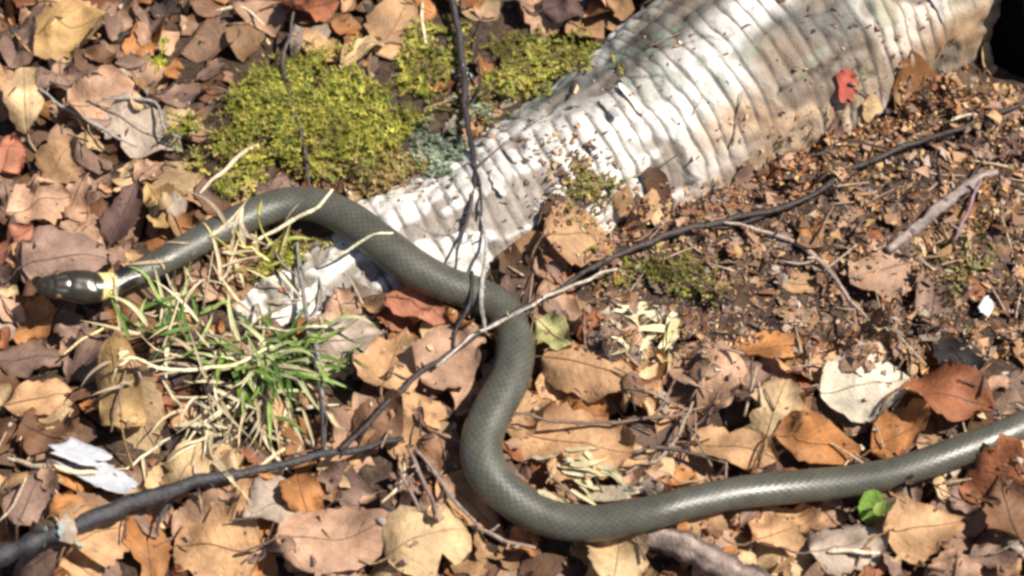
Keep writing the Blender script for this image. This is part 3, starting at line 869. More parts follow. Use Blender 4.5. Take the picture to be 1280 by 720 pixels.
# ------------------------------------------------------------------ moss
def moss():
    r = np.random.default_rng(9)
    V, F, C = [], [], []
    n = 0
    def patch(cnt, cx, cy, rx, ry, rot, lmin, lmax, cols, soft=.75):
        nonlocal n
        for _ in range(cnt):
            a = r.uniform(0, 2 * PI); d = math.sqrt(r.random()) * r.uniform(soft, 1.15)
            dx, dy = rx * d * math.cos(a), ry * d * math.sin(a); ro = math.radians(rot)
            px, py = cx + dx * math.cos(ro) - dy * math.sin(ro), cy + dx * math.sin(ro) + dy * math.cos(ro)
            if vnoise(px / 26 + 3, py / 26) < -.15: continue
            p = at(px, py)
            L = r.uniform(lmin, lmax)
            clump = vnoise(px / 15, py / 15 + 30)
            d0 = np.array([r.normal() * .45 + clump * 1.0, r.normal() * .45 - .25, 1.0]); d0 /= np.linalg.norm(d0)
            base = np.array([p[0], p[1], float(hs(p[0], p[1])) - .001])
            m_ = 13
            t = np.linspace(.12, 1, m_)
            stem = base + d0 * (L * t)[:, None] + np.array([r.normal() * .3, r.normal() * .3, -.25]) * (L * t * t)[:, None]
            az = np.arange(m_) * 2.4 + r.uniform(0, 6)
            out = np.column_stack([np.cos(az), np.sin(az), np.full(m_, .75)]); out /= np.linalg.norm(out, axis=1)[:, None]
            ll = L * .30 * (1.15 - .5 * t) * r.uniform(.8, 1.2, m_)
            sd = np.cross(out, d0); sd /= np.linalg.norm(sd, axis=1)[:, None] + 1e-9
            w_ = .00062
            tri = np.stack([stem - sd * w_, stem + sd * w_, stem + out * ll[:, None]], 1).reshape(-1, 3)
            V.append(tri); F.extend((n + 3 * q_, n + 3 * q_ + 1, n + 3 * q_ + 2) for q_ in range(m_)); n += 3 * m_
            # stem itself
            s2 = np.array([stem[0] - [.0003, 0, 0], stem[0] + [.0003, 0, 0], stem[-1] + d0 * L * .12])
            V.append(s2); F.append((n, n + 1, n + 2)); n += 3
            cl = np.array(cols[r.integers(0, len(cols))]) * r.uniform(.7, 1.3) * (1 + 1.0 * clump)
            C.append(np.tile(np.clip(cl, .01, .7), (3 * m_ + 3, 1)))
    GRN = [(.26, .27, .035), (.36, .34, .05), (.20, .23, .04), (.44, .39, .08), (.34, .29, .06)]
    OLV = [(.28, .22, .07), (.22, .18, .06), (.36, .28, .11), (.22, .24, .06)]
    MNT = [(.30, .36, .26), (.36, .42, .33), (.24, .28, .18)]
    patch(2600, 410, 140, 120, 72, -10, .007, .016, GRN)
    patch(1200, 290, 195, 72, 48, -10, .005, .011, GRN + OLV)
    patch(700, 440, 210, 95, 28, 0, .005, .010, OLV + [(.30, .19, .08), (.24, .15, .07)])
    patch(700, 520, 75, 70, 40, -20, .005, .010, GRN + OLV)
    patch(1000, 670, 80, 95, 40, -5, .004, .009, GRN + OLV)
    patch(420, 548, 188, 36, 38, 0, .003, .008, MNT)
    patch(150, 600, 130, 40, 24, 0, .003, .007, MNT + OLV)
    patch(420, 835, 345, 95, 34, 5, .003, .008, OLV + GRN[:2], .3)
    patch(240, 735, 235, 40, 44, 20, .003, .007, OLV, .3)
    patch(180, 355, 320, 60, 16, -25, .005, .010, GRN + OLV, .3)
    patch(160, 1200, 330, 60, 80, 0, .003, .007, OLV, .2)
    patch(40, 195, 72, 14, 12, 0, .005, .010, [(.40, .42, .05)])
    VV = np.vstack(V)
    raise_to(VV[:, 0], VV[:, 1], VV[:, 2] - .004)
    o = mk('moss', VV, F, M_MOSS, col=np.vstack(C), uv=np.zeros((len(VV), 2)), smooth=False)
    tag(o, 'yellow green moss growing in cushions behind the snake and on the log', 'moss', kind='stuff')
moss()

# ------------------------------------------------------------------ twigs, sticks, straws
def lay(pts, step=.003, stiff=6, lift=0.0, press=.85):
    """a stiff stem lying on whatever is under it; pts: photo x, y, radius in mm"""
    pts = np.array(pts, float)
    z = np.full(len(pts), .015)
    D = None
    for _ in range(3):
        P = np.array([G(a, b, zz) for (a, b, _r), zz in zip(pts, z)])
        D = catmull(np.column_stack([P[:, :2], pts[:, 2] * .001]), 10)
        D, s = resample(np.column_stack([D[:, :2], np.zeros(len(D)), D[:, 2]]), step)
        h = hs(D[:, 0], D[:, 1])
        e = h.copy()
        for _k in range(6):
            e = np.maximum(gsmooth(e, stiff), h * press + gsmooth(e, stiff) * (1 - press))
        e = gsmooth(e, stiff * .5)
        zc = e + D[:, 3] * .7 + lift
        idx = [int(np.argmin((D[:, 0] - q_[0]) ** 2 + (D[:, 1] - q_[1]) ** 2)) for q_ in P]
        z = zc[idx]
    D[:, 2] = zc
    return D

def build_twig(name, pts, colr, label, cat='twig', group=None, knots=.18, sides=8, branches=(), mat=None, part='stem', mark=True, mot=.55, wig=.0011, rough=.045, **kw):
    D = lay(pts, **kw)
    r_ = np.random.default_rng(int(abs(pts[0][0] * 7 + pts[0][1] * 13)) + 1)
    n_ = len(D)
    R_ = D[:, 3] * (1 + .22 * vnoise(np.arange(n_) * .23, np.full(n_, 5.5)) * (part == 'stem')) * (1 + knots * np.clip(r_.normal(size=n_), -1, 2) * (r_.random(n_) < .18) + .08 * r_.normal(size=n_))
    P = D[:, :3].copy(); ar = np.arange(n_)
    P[:, 0] += wig * 2 * vnoise(ar * .35, 3.3 + ar * 0); P[:, 1] += wig * 2 * vnoise(ar * .35, 9.1 + ar * 0)
    c0 = P[n_ // 2]
    root = empty(name, (float(c0[0]), float(c0[1]), float(c0[2] - R_[n_ // 2])))
    tag(root, label, cat, group)
    V, F = tube(P, R_, sides, rough)
    streak = 1 + .5 * np.tile(np.random.default_rng(2).normal(size=sides).clip(-1, 1), len(P)); streak = np.r_[streak, 1, 1]
    cl = np.tile(np.array(colr), (len(V), 1)) * (1 + mot * 2 * vnoise(np.arange(len(V)) / 43., np.arange(len(V)) % sides))[:, None] * (streak[:, None] if sides > 12 else 1)
    mk(part, V, F, mat or M_TWIG, root, col=np.clip(cl, .003, .8))
    if sides >= 8 and part == 'stem':
        T_, S_, U_ = frames(P)
        for b_ in range(max(2, n_ // 16)):
            k_ = int(r_.integers(2, n_ - 2)); a_ = r_.uniform(.1, PI - .1); ln = r_.uniform(.0015, .006)
            dr = S_[k_] * math.cos(a_) + U_[k_] * math.sin(a_) + T_[k_] * r_.uniform(-.3, .9); dr /= np.linalg.norm(dr)
            q0 = P[k_] + dr * R_[k_] * .6
            Vb, Fb = tube(np.array([q0, q0 + dr * ln * .5, q0 + dr * ln + np.array([0, 0, .0003])]), np.array([.75, .6, .35]) * min(R_[k_], .0014), 6, .1)
            mk('bud_stub', Vb, Fb, mat or M_TWIG, root, col=np.array(colr) * 1.25)
    if mark: raise_to(P[:, 0], P[:, 1], P[:, 2] + R_)
    for b in branches:
        E = lay(b, **{k_: v_ for k_, v_ in kw.items() if k_ != 'lift'})
        V, F = tube(E[:, :3], E[:, 3] * (1 + .08 * r_.normal(size=len(E))), 6, .06)
        mk('side_twig', V, F, mat or M_TWIG, root, col=colr)
    return root

build_twig('thick_stick', [(770, 640, 6.6), (815, 664, 7.6), (860, 684, 8.0), (910, 708, 7.6), (960, 734, 7.0), (1010, 760, 6.0)], (.17, .125, .105), 'thick split grey stick sticking out from under the snake', cat='stick', stiff=9, sides=18, knots=.03, press=.5, lift=-.005, rough=.035)

# ------------------------------------------------------------------ the snake
SNAKE = [  # photo x, y, apparent width
 (46, 364, 30), (66, 363, 32), (90, 362, 34), (116, 361, 32), (140, 355, 29), (165, 344, 31), (200, 328, 35), (250, 301, 38), (300, 275, 41), (350, 257, 44), (395, 257, 46),
 (435, 274, 48), (475, 303, 50), (515, 333, 50), (555, 354, 47), (592, 367, 47), (622, 383, 48), (640, 408, 49), (644, 440, 50),
 (636, 476, 51), (618, 510, 52), (604, 542, 53), (603, 574, 54), (618, 602, 54), (650, 629, 53), (692, 649, 51), (738, 655, 48), (782, 648, 46), (820, 639, 44), (862, 628, 42),
 (925, 616, 42), (992, 609, 43), (1060, 602, 41), (1122, 590, 40), (1188, 568, 39), (1254, 543, 38), (1330, 512, 36), (1420, 490, 33), (1520, 500, 28), (1610, 530, 22), (1690, 545, 15), (1760, 535, 8), (1810, 515, 3)]
def build_snake():
    sp = np.array(SNAKE, float)
    z = np.full(len(sp), 0.02)
    for _ in range(4):
        P = np.array([G(a, b, zz) for (a, b, _w), zz in zip(sp, z)])
        rr = sp[:, 2] * PX * .5 * (np.linalg.norm(P - CAM, axis=1) / DIST)
        T = np.gradient(P[:, :2], axis=0); T /= np.linalg.norm(T, axis=1)[:, None]
        nn = np.column_stack([-T[:, 1], T[:, 0]])
        hh = []
        for k_ in range(len(P)):
            offs = np.linspace(-.6, .6, 7)
            al = np.linspace(-.010, .010, 5)
            X = P[k_, 0] + nn[k_, 0] * offs[:, None] * rr[k_] + T[k_, 0] * al; Y = P[k_, 1] + nn[k_, 1] * offs[:, None] * rr[k_] + T[k_, 1] * al
            hh.append(np.quantile(hs(X, Y), .88))
        hh = gsmooth(np.array(hh), 1.3)
        z = hh + rr * .68
        z[:4] += np.array([.009, .007, .004, .002])
    D = catmull(np.column_stack([P[:, :2], z, rr]), 14)
    D, s = resample(D, .0009)
    D[:, 2] = gsmooth(D[:, 2], 8)
    kz = int(np.searchsorted(s, .042)); D[:kz, 2] = D[kz, 2] + (.042 - s[:kz]) * .27; D[:, 2] = gsmooth(D[:, 2], 5)   # head lifted
    rw = D[:, 3].copy(); rh = D[:, 3] * .86
    # head profile, millimetres from the snout
    hd = np.array([[0, .6, .5], [.8, 2.6, 1.8], [2, 4.0, 2.7], [5, 5.4, 3.8], [9, 6.4, 4.9], [14, 7.6, 5.6], [20, 8.6, 6.2], [26, 8.9, 6.3], [31, 8.0, 6.1], [36, 6.8, 5.8], [42, 6.3, 5.7], [52, 6.5, 5.9]]) / 1000
    s_off = s
    m_ = s < .060
    blend = np.clip((s - .040) / .02, 0, 1)
    rw = np.interp(s, hd[:, 0], hd[:, 1]) * (1 - blend) + rw * blend
    rh = np.interp(s, hd[:, 0], hd[:, 2]) * (1 - blend) + rh * blend
    P3 = D[:, :3].copy()
    T, S, U = frames(P3)
    ra = math.radians(20) * np.clip(1 - (s - .024) / .02, 0, 1)[:, None]      # head rolled a little
    S, U = S * np.cos(ra) + U * np.sin(ra), U * np.cos(ra) - S * np.sin(ra)
    n = 48
    th = np.linspace(0, 2 * PI, n, endpoint=False)
    cs, sn = np.cos(th), np.sin(th)
    hb = np.clip(1 - (s - .030) / .010, 0, 1)                  # how much of a head
    # superellipse: the head is flat on top, the body rounder with a flat belly
    ex = 1.0 - .10 * hb
    X = np.sign(cs)[None, :] * np.abs(cs)[None, :] ** ex[:, None]
    Y = np.sign(sn)[None, :] * np.abs(sn)[None, :] ** (1.0 - .12 * hb)[:, None]
    Y = np.where(sn[None, :] < 0, Y * .80, Y)
    w = rw[:, None] * X; h = rh[:, None] * Y
    # brow ridges and the shallow grooves between the head plates
    top_ = np.clip(sn, 0, 1)[None, :] ** 2
    brow = np.exp(-((s - .012) / .004) ** 2)[:, None] * np.exp(-((np.abs(cs)[None, :] - .72) / .22) ** 2) * top_
    h = h + .0007 * brow
    groove = sum(np.exp(-((s[:, None] + sg_ * .0030 * np.abs(cs)[None, :] - q_) / .0007) ** 2) for q_, sg_ in ((.0055, 1), (.0090, .6), (.0175, 1.2), (.0275, -1.6))) * top_
    mid = (np.exp(-((s - .020) / .0042) ** 4) + np.exp(-((s - .0075) / .0016) ** 4))[:, None] * np.exp(-(cs[None, :] / .09) ** 2) * (sn[None, :] > 0)
    frontal = np.exp(-((s - .013) / .0035) ** 4)[:, None] * np.exp(-((np.abs(cs)[None, :] - .34) / .07) ** 2) * (sn[None, :] > 0)
    seam = np.clip(groove + mid + frontal, 0, 1)
    h = h - .00040 * seam
    V = P3[:, None, :] + w[..., None] * S[:, None, :] + h[..., None] * U[:, None, :]
    # skin colours
    GRYG = np.array([.072, .069, .053]); OL = np.array([.115, .102, .060]); BEL = np.array([.42, .42, .36])
    HEADC = np.array([.024, .019, .012]); YEL = np.array([.80, .68, .26]); BLK = np.array([.010, .010, .009])
    flank = np.clip((.25 - sn) / .5, 0, 1)[None, :]; belly = np.clip((-.45 - sn) / .2, 0, 1)[None, :]
    ones = np.ones((len(s), 1))
    c = np.ones((len(s), n, 3)) * GRYG
    c = lerp(c, OL, flank * ones)
    c = lerp(c, BEL, belly * ones)
    bars = np.clip(np.sin(s * 2 * PI / .0105)[:, None] * 3 - 1.8 + vnoise(s * 300, s * 0)[:, None] * 2, 0, 1) * np.exp(-((sn[None, :] + .05) / .28) ** 2)
    c = lerp(c, np.array([.035, .034, .03]), bars * .65)
    dots = np.clip((vnoise(s[:, None] * 260, th[None, :] * 3.2) - .30) / .06, 0, 1) * (sn[None, :] > .1)
    c = lerp(c, np.array([.06, .06, .05]), dots * .55)
    c = lerp(c, HEADC, np.clip(1 - (s - .0325) / .0015, 0, 1)[:, None] * np.ones((1, n)))
    c = lerp(c, np.array([.012, .010, .008]), np.clip(seam * 1.2, 0, 1) * .8)
    lab = np.clip((-.12 - sn) / .15, 0, 1)[None, :] * np.clip(1 - (s - .030) / .002, 0, 1)[:, None]
    c = lerp(c, np.array([.55, .52, .40]), lab)
    bar2 = np.clip(np.sin(s * 2 * PI / .0048) * 4 - 2.6, 0, 1)[:, None] * lab
    c = lerp(c, BLK, bar2)
    bend_ = .0022 * np.abs(cs)[None, :]
    yel = np.clip(1 - np.abs((s[:, None] + bend_) - .0375) / .0042 * 1.0, 0, 1) * 3
    yel = np.clip(yel, 0, 1) * np.clip((sn[None, :] + .75) * 5, 0, 1)
    c = lerp(c, YEL, yel)
    blk = np.clip((1 - np.abs(s[:, None] + bend_ * .5 - .0465) / .0055) * 3, 0, 1) * np.clip((sn[None, :] + .1) * 4, 0, 1)
    c = lerp(c, BLK, blk)
    root = empty('grass_snake', (float(P3[300, 0]), float(P3[300, 1]), float(hs(P3[300, 0], P3[300, 1]))))
    tag(root, 'long olive grey snake with a yellow collar winding over log and leaves', 'snake')
    girth = th / (2 * PI) * 17
    uv = np.stack([np.broadcast_to((s / .0042)[:, None], (len(s), n)), np.broadcast_to(girth[None, :], (len(s), n))], -1).reshape(-1, 2)
    F = grid_faces(len(s), n, True) + [tuple(range(n - 1, -1, -1)), tuple((len(s) - 1) * n + q_ for q_ in range(n))]
    mk('body', V.reshape(-1, 3), F, M_SNAKE, root, col=c.reshape(-1, 3), uv=uv)
    k_ = int(np.searchsorted(s, .0105))
    for sg in (1, -1):
        cen = P3[k_] + S[k_] * sg * rw[k_] * .86 + U[k_] * rh[k_] * .38
        def ball(R_, flat, c0):
            vs = []
            for i_ in range(1, 8):
                a_ = PI * i_ / 8
                for j_ in range(12):
                    b_ = 2 * PI * j_ / 12
                    vs.append(c0 + T[k_] * R_ * math.sin(a_) * math.cos(b_) + U[k_] * R_ * math.sin(a_) * math.sin(b_) + S[k_] * sg * R_ * flat * math.cos(a_))
            return np.array(vs), grid_faces(7, 12, True) + [tuple(range(11, -1, -1)), tuple(6 * 12 + q_ for q_ in range(12))]
        v_, f_ = ball(.0021, .8, cen)
        e_ = mk('eye', v_, f_, M_EYE, root, col=(.11, .065, .02))
        v_, f_ = ball(.0015, .6, cen + S[k_] * sg * .0010)
        mk('pupil', v_, f_, M_EYE, e_, col=(.004, .004, .004))
    Q = V.reshape(-1, 3)
    for f_ in (1.0, .9, .75, .6, .45, .3, .15):
        W_ = (P3[:, None, :] + (V - P3[:, None, :]) * f_)
        zz = P3[:, None, 2] + np.sqrt(max(0, 1 - f_ * f_)) * rh[:, None] + 0 * W_[..., 0]
        raise_to(W_[..., 0].ravel(), W_[..., 1].ravel(), np.maximum(zz, P3[:, None, 2]).ravel())
build_snake()

DK = (.040, .028, .026); GRB = (.20, .16, .135); BLKT = (.030, .028, .031)
build_twig('long_twig', [(1300, 118, 1.3), (1230, 148, 1.5), (1150, 176, 1.6), (1080, 204, 1.7), (1010, 244, 1.8), (955, 266, 1.9), (900, 276, 1.8), (840, 292, 1.8), (780, 316, 1.7), (720, 348, 1.6), (660, 382, 1.4), (610, 410, 1.3), (560, 442, 1.4), (515, 476, 1.7), (470, 520, 1.8), (425, 562, 1.5)],
           (.034, .023, .020), 'long dark twig crossing over the snake from the log to the grass tuft', stiff=7,
           branches=[[(955, 266, 1.3), (905, 282, 1.0), (860, 276, .7)], [(1120, 188, .9), (1060, 176, .7), (1030, 186, .5)]])
build_twig('pale_twig', [(772, 334, .7), (730, 350, .9), (680, 372, 1.0), (630, 398, 1.0), (590, 420, .9), (545, 456, .7)], (.44, .38, .32), 'thin pale grey stem lying along the dark twig across the snake', stiff=6, lift=.0012)
build_twig('black_branch', [(-50, 708, 5.6), (0, 690, 5.4), (60, 668, 5.0), (120, 644, 4.6), (180, 622, 4.2), (240, 603, 3.2), (320, 586, 2.4), (400, 570, 2.0), (460, 557, 1.6), (505, 547, 1.2)],
           BLKT, 'thick blackish branch tapering away below the grass tuft', cat='branch', stiff=12, knots=.12, sides=12,
           branches=[[(240, 602, 1.5), (205, 640, 1.1), (196, 668, .7)], [(405, 568, 1.3), (404, 530, 1.1), (398, 480, .9), (388, 440, .8)]])
build_twig('grey_stick', [(1246, 214, 2.4), (1215, 228, 3.0), (1180, 254, 3.4), (1145, 284, 3.2), (1110, 312, 2.6)], (.23, .18, .16), 'straight greyish brown stick on the crumbly humus', cat='stick', stiff=8, sides=10)
build_twig('purple_twig', [(1226, 226, 1.1), (1212, 258, 1.2), (1192, 300, 1.0)], (.22, .13, .14), 'short purplish twig beside the grey stick', stiff=6)
build_twig('bent_twig', [(905, 278, .8), (950, 288, 1.1), (990, 303, 1.5), (1022, 324, 1.6), (1045, 352, 1.2), (1072, 388, 1.0), (1096, 418, .7)], (.36, .27, .22), 'pale brown bent twig below the long dark twig', stiff=5, branches=[[(1022, 324, 1.0), (1000, 330, .8), (975, 326, .6)]])
build_twig('upright_twig', [(562, -20, 1.9), (572, 40, 2.0), (578, 90, 2.0), (584, 150, 1.8), (592, 205, 1.4), (588, 262, 1.0), (576, 305, .9), (568, 334, .7)], (.035, .028, .03), 'dark upright stem reaching down across the log towards the snake', cat='twig', stiff=6,
           branches=[[(590, 200, .9), (600, 230, .8), (602, 270, .7)], [(582, 140, .8), (600, 110, .7), (596, 60, .6), (604, 20, .5)]])
build_twig('grey_twig', [(600, 262, .8), (607, 300, 1.0), (603, 340, 1.2), (600, 376, 1.3), (606, 414, .9)], (.32, .30, .28), 'grey stem lying across the snake by the crossing twigs', cat='twig', stiff=4)
build_twig('black_twig', [(590, 338, .9), (590, 362, 1.1), (582, 390, 1.2), (568, 412, 1.1), (566, 436, .9)], (.016, .013, .014), 'short black stem hooked over the snake', cat='twig', stiff=3)
build_twig('slender_twig', [(372, -15, .7), (362, 40, .9), (352, 80, 1.0), (366, 130, 1.0), (380, 180, 1.0), (386, 232, .9)], (.07, .055, .05), 'slender brown stem running down through the moss', cat='twig', stiff=6)
build_twig('leaning_twig', [(372, 292, .9), (374, 340, 1.2), (382, 390, 1.3), (398, 450, 1.3), (404, 520, 1.2), (404, 566, 1.0)], (.20, .18, .165), 'grey stem between the low end of the log and the grass tuft', cat='twig', stiff=7, branches=[[(376, 350, .8), (352, 330, .8), (338, 300, .6)], [(386, 400, .8), (402, 372, .7), (395, 330, .5)]])
build_twig('forked_twig', [(50, 112, .7), (78, 140, .9), (112, 162, 1.0), (142, 176, .9), (170, 190, .6)], (.27, .25, .22), 'forked grey twig lying on pinkish leaves', stiff=5, branches=[[(128, 124, .7), (168, 124, .9), (196, 130, .8), (206, 162, .7), (226, 172, .6)]])
build_twig('brown_twig', [(640, 532, .7), (690, 536, .9), (740, 534, 1.0), (800, 524, 1.1), (860, 518, .9)], (.14, .085, .06), 'thin brown twig above the large crumpled tan leaf', stiff=6)
build_twig('broken_twig', [(790, 566, .8), (830, 560, 1.0), (870, 570, 1.2), (905, 582, 1.0)], (.10, .065, .05), 'short broken brown twig next to the straight part of the snake', stiff=5)
build_twig('rough_twig', [(782, 590, .8), (822, 572, 1.0), (846, 540, 1.0), (866, 490, .8)], (.24, .18, .14), 'crooked greyish twig among crumpled leaves inside the snake bend', stiff=5)
for q_, (pts, lab) in enumerate([
    ([(510, 556, .9), (524, 590, 1.2), (536, 620, 1.2), (548, 652, .8)], 'short grey brown twig pointing away from the thin end of the black branch'),
    ([(520, 560, 1.0), (548, 596, 1.3), (566, 626, 1.1), (600, 660, .8)], 'short rough twig running beside the tan leaf at the outer snake bend'),
    ([(500, 590, .8), (516, 620, .9), (532, 652, .7)], 'thin short twig in the bundle below the crossing twigs'),
    ([(590, 655, .9), (625, 672, 1.2), (668, 684, 1.0)], 'short twig lying under the outer edge of the snake bend')]):
    build_twig('short_twig', pts, (.22, .165, .135), lab, stiff=5)

# straws and dry grass stems
ST_ = (.66, .56, .36)
for pts, colr, lab, kw in [
    ([(416, 236, .7), (402, 256, 1.0), (378, 272, 1.2), (344, 290, 1.2), (314, 304, 1.0)], (.74, .64, .44), 'thick pale straw bent over the top of the snake', {}),
    ([(492, 290, .6), (470, 294, .8), (448, 303, .9), (428, 318, .8), (404, 326, .6)], (.66, .60, .42), 'short pale straw curving over the snake beside the log', {}),
    ([(150, 452, .7), (200, 460, .9), (250, 462, 1.0), (300, 452, .9), (340, 432, .7)], (.78, .68, .42), 'long curved straw lying across the grass tuft', dict(lift=.012)),
    ([(80, 442, .6), (106, 424, .9), (134, 406, .8)], (.66, .50, .26), 'short yellow straw below the snake head', {}),
    ([(250, 240, .8), (276, 216, 1.2), (304, 190, 1.3), (322, 182, .9)], (.62, .47, .33), 'stout tan straw at the left edge of the moss', {}),
    ([(10, 572, .9), (50, 584, 1.5), (90, 590, 1.6), (120, 592, 1.0)], (.64, .52, .36), 'flat straw poking over the white bark scrap', {}),
    ([(505, 565, .5), (506, 590, .8), (494, 612, .9), (476, 628, .6)], (.62, .48, .32), 'small curved straw beside the short twigs', {}),
    ([(528, 0, .8), (528, 26, 1.1), (532, 54, .8)], (.68, .58, .40), 'pale upright straw above the moss', {}),
    ([(140, 364, .5), (158, 358, .7), (178, 352, .5)], (.62, .60, .52), 'tiny pale straw touching the snake neck', {}),
    ([(330, 30, .6), (300, 8, .9), (270, 14, .8)], (.66, .54, .36), 'pale straw above the smooth mauve leaf', {}),
    ([(1035, 688, .9), (1065, 690, 1.3), (1098, 690, .9)], (.68, .56, .42), 'flat pale straw on the greyish pink leaf below the sprout', {}),
    ([(1188, 150, .6), (1200, 146, 1.0), (1226, 144, .8)], (.58, .50, .36), 'short pale straw on the butt end of the log', {}),
    ([(320, 408, .6), (352, 416, .8), (400, 416, .9), (424, 412, .6)], (.66, .60, .44), 'pale straw reaching from the grass tuft to the log', dict(lift=.004)),
    ([(0, 660, .5), (22, 640, .7), (34, 600, .6)], (.50, .40, .28), 'thin straw leaning by the flat purplish leaf', {}),
    ([(140, 540, .5), (148, 500, .7), (160, 448, .6)], (.16, .10, .07), 'thin dark stem over the broad golden tan leaf', {}),
]:
    build_twig('straw', pts, colr, lab, cat='straw', knots=.05, sides=6, stiff=3, mot=.15, part='stalk', **kw)

# ------------------------------------------------------------------ grass tuft with green and dead blades
def blade_mesh(base, az, L, w, rise, droop, r_, curlz=0.0):
    n_ = 9
    t = np.linspace(0, 1, n_)
    a = az + curlz * t
    dx = np.cumsum(np.cos(a) * np.cos(rise - droop * t)) / n_ * L
    dy = np.cumsum(np.sin(a) * np.cos(rise - droop * t)) / n_ * L
    dz = np.cumsum(np.sin(rise - droop * t)) / n_ * L
    P = base + np.column_stack([dx, dy, dz])
    h = hs(P[:, 0], P[:, 1])
    P[:, 2] = np.maximum(P[:, 2], h + .0008)
    S = np.column_stack([-np.sin(a), np.cos(a), np.zeros(n_)])
    ww = 1.25 * w * np.clip(1.05 - t ** 2.2, .06, 1) * np.clip(.5 + t * 4, 0, 1)
    V = np.stack([P - S * ww[:, None] * .5 + [0, 0, .0003], P - np.array([0, 0, .0003]), P + S * ww[:, None] * .5 + [0, 0, .0003]], 1).reshape(-1, 3)
    return V, grid_faces(n_, 3)
def tuft(name, label, cx, cy, spec, seed, part='blade'):
    r_ = np.random.default_rng(seed)
    c0 = at(cx, cy)
    root = empty(name, (c0[0], c0[1], float(c0[2])))
    tag(root, label, 'grass')
    for cnt, (bx, by, sx, sy), (l0, l1), (w0, w1), (r0, r1), (d0, d1), az, cols, pn in spec:
        for _ in range(cnt):
            b = at(bx + r_.normal() * sx, by + r_.normal() * sy); b[2] -= .001
            a = math.radians(az[0] + r_.uniform(-az[1], az[1]))
            V, F = blade_mesh(b, a, r_.uniform(l0, l1), r_.uniform(w0, w1), math.radians(r_.uniform(r0, r1)), math.radians(r_.uniform(d0, d1)), r_, r_.normal() * .5)
            cl = np.array(cols[r_.integers(0, len(cols))]) * r_.uniform(.8, 1.2)
            mk(pn, V, F, M_GRASS, root, col=np.clip(cl, .01, .8))
GB = [(.11, .20, .035), (.18, .27, .05), (.27, .36, .11), (.07, .14, .03), (.42, .46, .22), (.50, .50, .28)]
DB = [(.62, .52, .33), (.54, .44, .28), (.70, .62, .44), (.42, .33, .22)]
tuft('grass_tuft', 'small tuft of green grass with bleached dead blades below the snake', 300, 450, [
    (60, (335, 455, 26, 20), (.022, .046), (.0015, .0026), (25, 70), (20, 90), (-20, 75), GB, 'blade'),
    (26, (330, 440, 26, 16), (.018, .036), (.0015, .0025), (25, 60), (10, 70), (200, 90), GB, 'blade'),
    (22, (205, 415, 26, 14), (.016, .034), (.0014, .0022), (20, 60), (10, 80), (120, 120), GB, 'blade'),
    (80, (285, 505, 48, 34), (.018, .042), (.0010, .0022), (10, 45), (10, 70), (-75, 75), DB, 'dead_blade'),
    (52, (270, 430, 54, 40), (.018, .044), (.0010, .0020), (15, 60), (10, 90), (90, 180), DB, 'dead_blade'),
    (14, (330, 325, 22, 16), (.012, .026), (.0012, .0022), (30, 70), (10, 70), (80, 120), [(.45, .42, .10), (.34, .36, .08), (.60, .52, .22)], 'blade'),
    (16, (300, 340, 26, 26), (.018, .036), (.0011, .0020), (15, 50), (10, 60), (60, 140), DB, 'dead_blade'),
], 61)
tuft('bleached_grass', 'bleached cream tips of dead grass on the humus beside the long twig', 815, 415, [
    (16, (826, 396, 16, 10), (.014, .026), (.0022, .0040), (5, 30), (5, 40), (215, 45), [(.66, .58, .34), (.58, .54, .28), (.70, .64, .44)], 'dead_blade'),
    (10, (810, 425, 20, 12), (.012, .022), (.0016, .0030), (5, 30), (5, 40), (230, 60), [(.60, .50, .30), (.66, .60, .40)], 'dead_blade')], 62)
tuft('pale_shreds', 'shredded pale grass stems lying inside the lower bend of the snake', 690, 580, [
    (18, (690, 580, 26, 12), (.014, .030), (.0014, .0028), (0, 20), (0, 30), (-25, 20), [(.62, .54, .34), (.54, .47, .28), (.70, .64, .46)], 'dead_blade')], 63)

# ------------------------------------------------------------------ white bark scrap, sprout, lichen, little white chips
def scrap(px, py, size, rot, label, colr, seed, **kw):
    r_ = np.random.default_rng(seed)
    L = size * PX
    p = at(px, py)
    wd = kw.pop('wide', .8); ro = kw.pop('roll', .9)
    u_ = np.linspace(-.5, .5, 13)[:, None] * np.ones((1, 7)); v_ = np.linspace(-.5, .5, 7)[None, :] * np.ones((13, 1))
    jx = np.round(r_.normal(size=(1, 7)) * .06, 2); jy = r_.normal(size=(13, 1)) * .03
    x_ = (u_ + jx * np.abs(u_) * 2 + .18 * v_) * L; y_ = (v_ * (1 + jy) * (1 - .35 * (u_ > .2) * (u_ - .2) * 3)) * L * wd
    kk = ro / (L * wd)
    S = np.stack([x_, np.sin(kk * y_) / kk, (1 - np.cos(kk * y_)) / kk + .35 * np.abs(u_ - .1) * L * .3], -1); uv = np.stack([u_, v_], -1)
    P = settle(S, p[0], p[1], math.radians(rot), **kw)
    V = P.reshape(-1, 3); n_ = len(V); Vb = V - np.array([0, 0, .0009])
    F = grid_faces(13, 7)
    Fb = [tuple(n_ + q_ for q_ in f[::-1]) for f in F]
    rim = [q_ for q_ in range(7)] + [7 * i_ + 6 for i_ in range(1, 13)] + [12 * 7 + j_ for j_ in range(5, -1, -1)] + [7 * i_ for i_ in range(11, 0, -1)]
    Fr = [(rim[a], n_ + rim[a], n_ + rim[(a + 1) % len(rim)], rim[(a + 1) % len(rim)]) for a in range(len(rim))]
    root = empty('bark_scrap', tuple(V.mean(0) - np.array([0, 0, .002])))
    tag(root, label, 'bark')
    cc = np.vstack([np.tile(colr, (n_, 1)), np.tile((.42, .26, .16), (n_, 1))])
    mk('bark_sheet', np.vstack([V, Vb]), F + Fb + Fr, M_BIRCH, root, col=cc, uv=np.vstack([uv.reshape(-1, 2)] * 2) * .05)
    return root
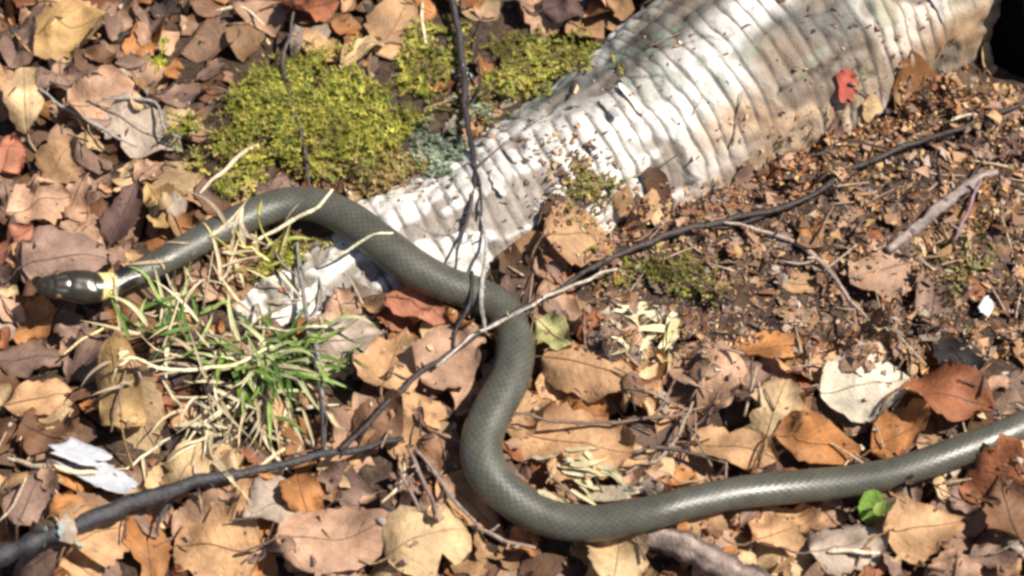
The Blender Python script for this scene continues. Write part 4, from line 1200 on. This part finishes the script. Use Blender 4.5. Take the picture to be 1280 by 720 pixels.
scrap(128, 604, 84, -24, 'curled white scrap of birch bark beside the black branch', (.36, .37, .40), 4, wide=.45, roll=1.1, lift=.003)
scrap(102, 570, 50, -10, 'small white flap of birch bark above the larger curled scrap', (.42, .43, .47), 6, wide=.8, roll=.4, lift=.004)
scrap(1232, 388, 24, 60, 'tiny white bark chip beside the tilted dull leaf', (.55, .55, .55), 8, wide=.7, lift=.003)
scrap(764, 622, 56, -20, 'pale bark scrap tucked against the inner edge of the snake', (.50, .41, .29), 9, wide=.38, lift=.001)

def lichen(px, py, label, seed):
    r_ = np.random.default_rng(seed)
    p = at(px, py)
    root = empty('lichen', tuple(p)); tag(root, label, 'lichen')
    for q_ in range(8):
        x, y = p[0] + r_.normal() * .0045, p[1] + r_.normal() * .0012 + .0
        L = r_.uniform(.002, .0042)
        S, uv = leaf_shape('frag', L, r_, 7, 5, wide=1.1, roll=1.2, amp=1.5)
        P = settle(S, x, y, r_.uniform(0, 6), q=.5)
        mk('lobe', P.reshape(-1, 3), grid_faces(7, 5), M_CRUMB, root, col=np.array((.36, .42, .39)) * r_.uniform(.8, 1.2), uv=uv.reshape(-1, 2))
lichen(74, 664, 'pale grey green lichen growing on the thick end of the black branch', 3)
lichen(578, 84, 'pale lichen growing on the dark upright stem', 5)

def sprout():
    r_ = np.random.default_rng(12)
    p = at(1086, 644)
    root = empty('green_sprout', tuple(p)); tag(root, 'small bright green sprout leaf touching the lower side of the snake', 'sprout')
    for (dx, dy, L, rot, c_) in ((0, 0, .0135, 75, (.24, .40, .07)), (.004, -.006, .010, -60, (.34, .42, .10))):
        S, uv = leaf_shape('round', L, r_, 11, 7, wide=1.0, roll=.7, amp=.5)
        P = settle(S, p[0] + dx, p[1] + dy, math.radians(rot), lift=.003)
        lf = mk('blade', P.reshape(-1, 3), grid_faces(11, 7), M_LEAF, root, col=leaf_colour(c_, P, uv, r_, .08), uv=uv.reshape(-1, 2))
    e_ = P[0, 3]
    V, F = tube(np.array([[p[0], p[1], p[2] - .002], [(p[0] + e_[0]) / 2, (p[1] + e_[1]) / 2, p[2] + .003], e_]), .0006, 6)
    mk('stem', V, F, M_GRASS, root, col=(.24, .30, .10))
sprout()
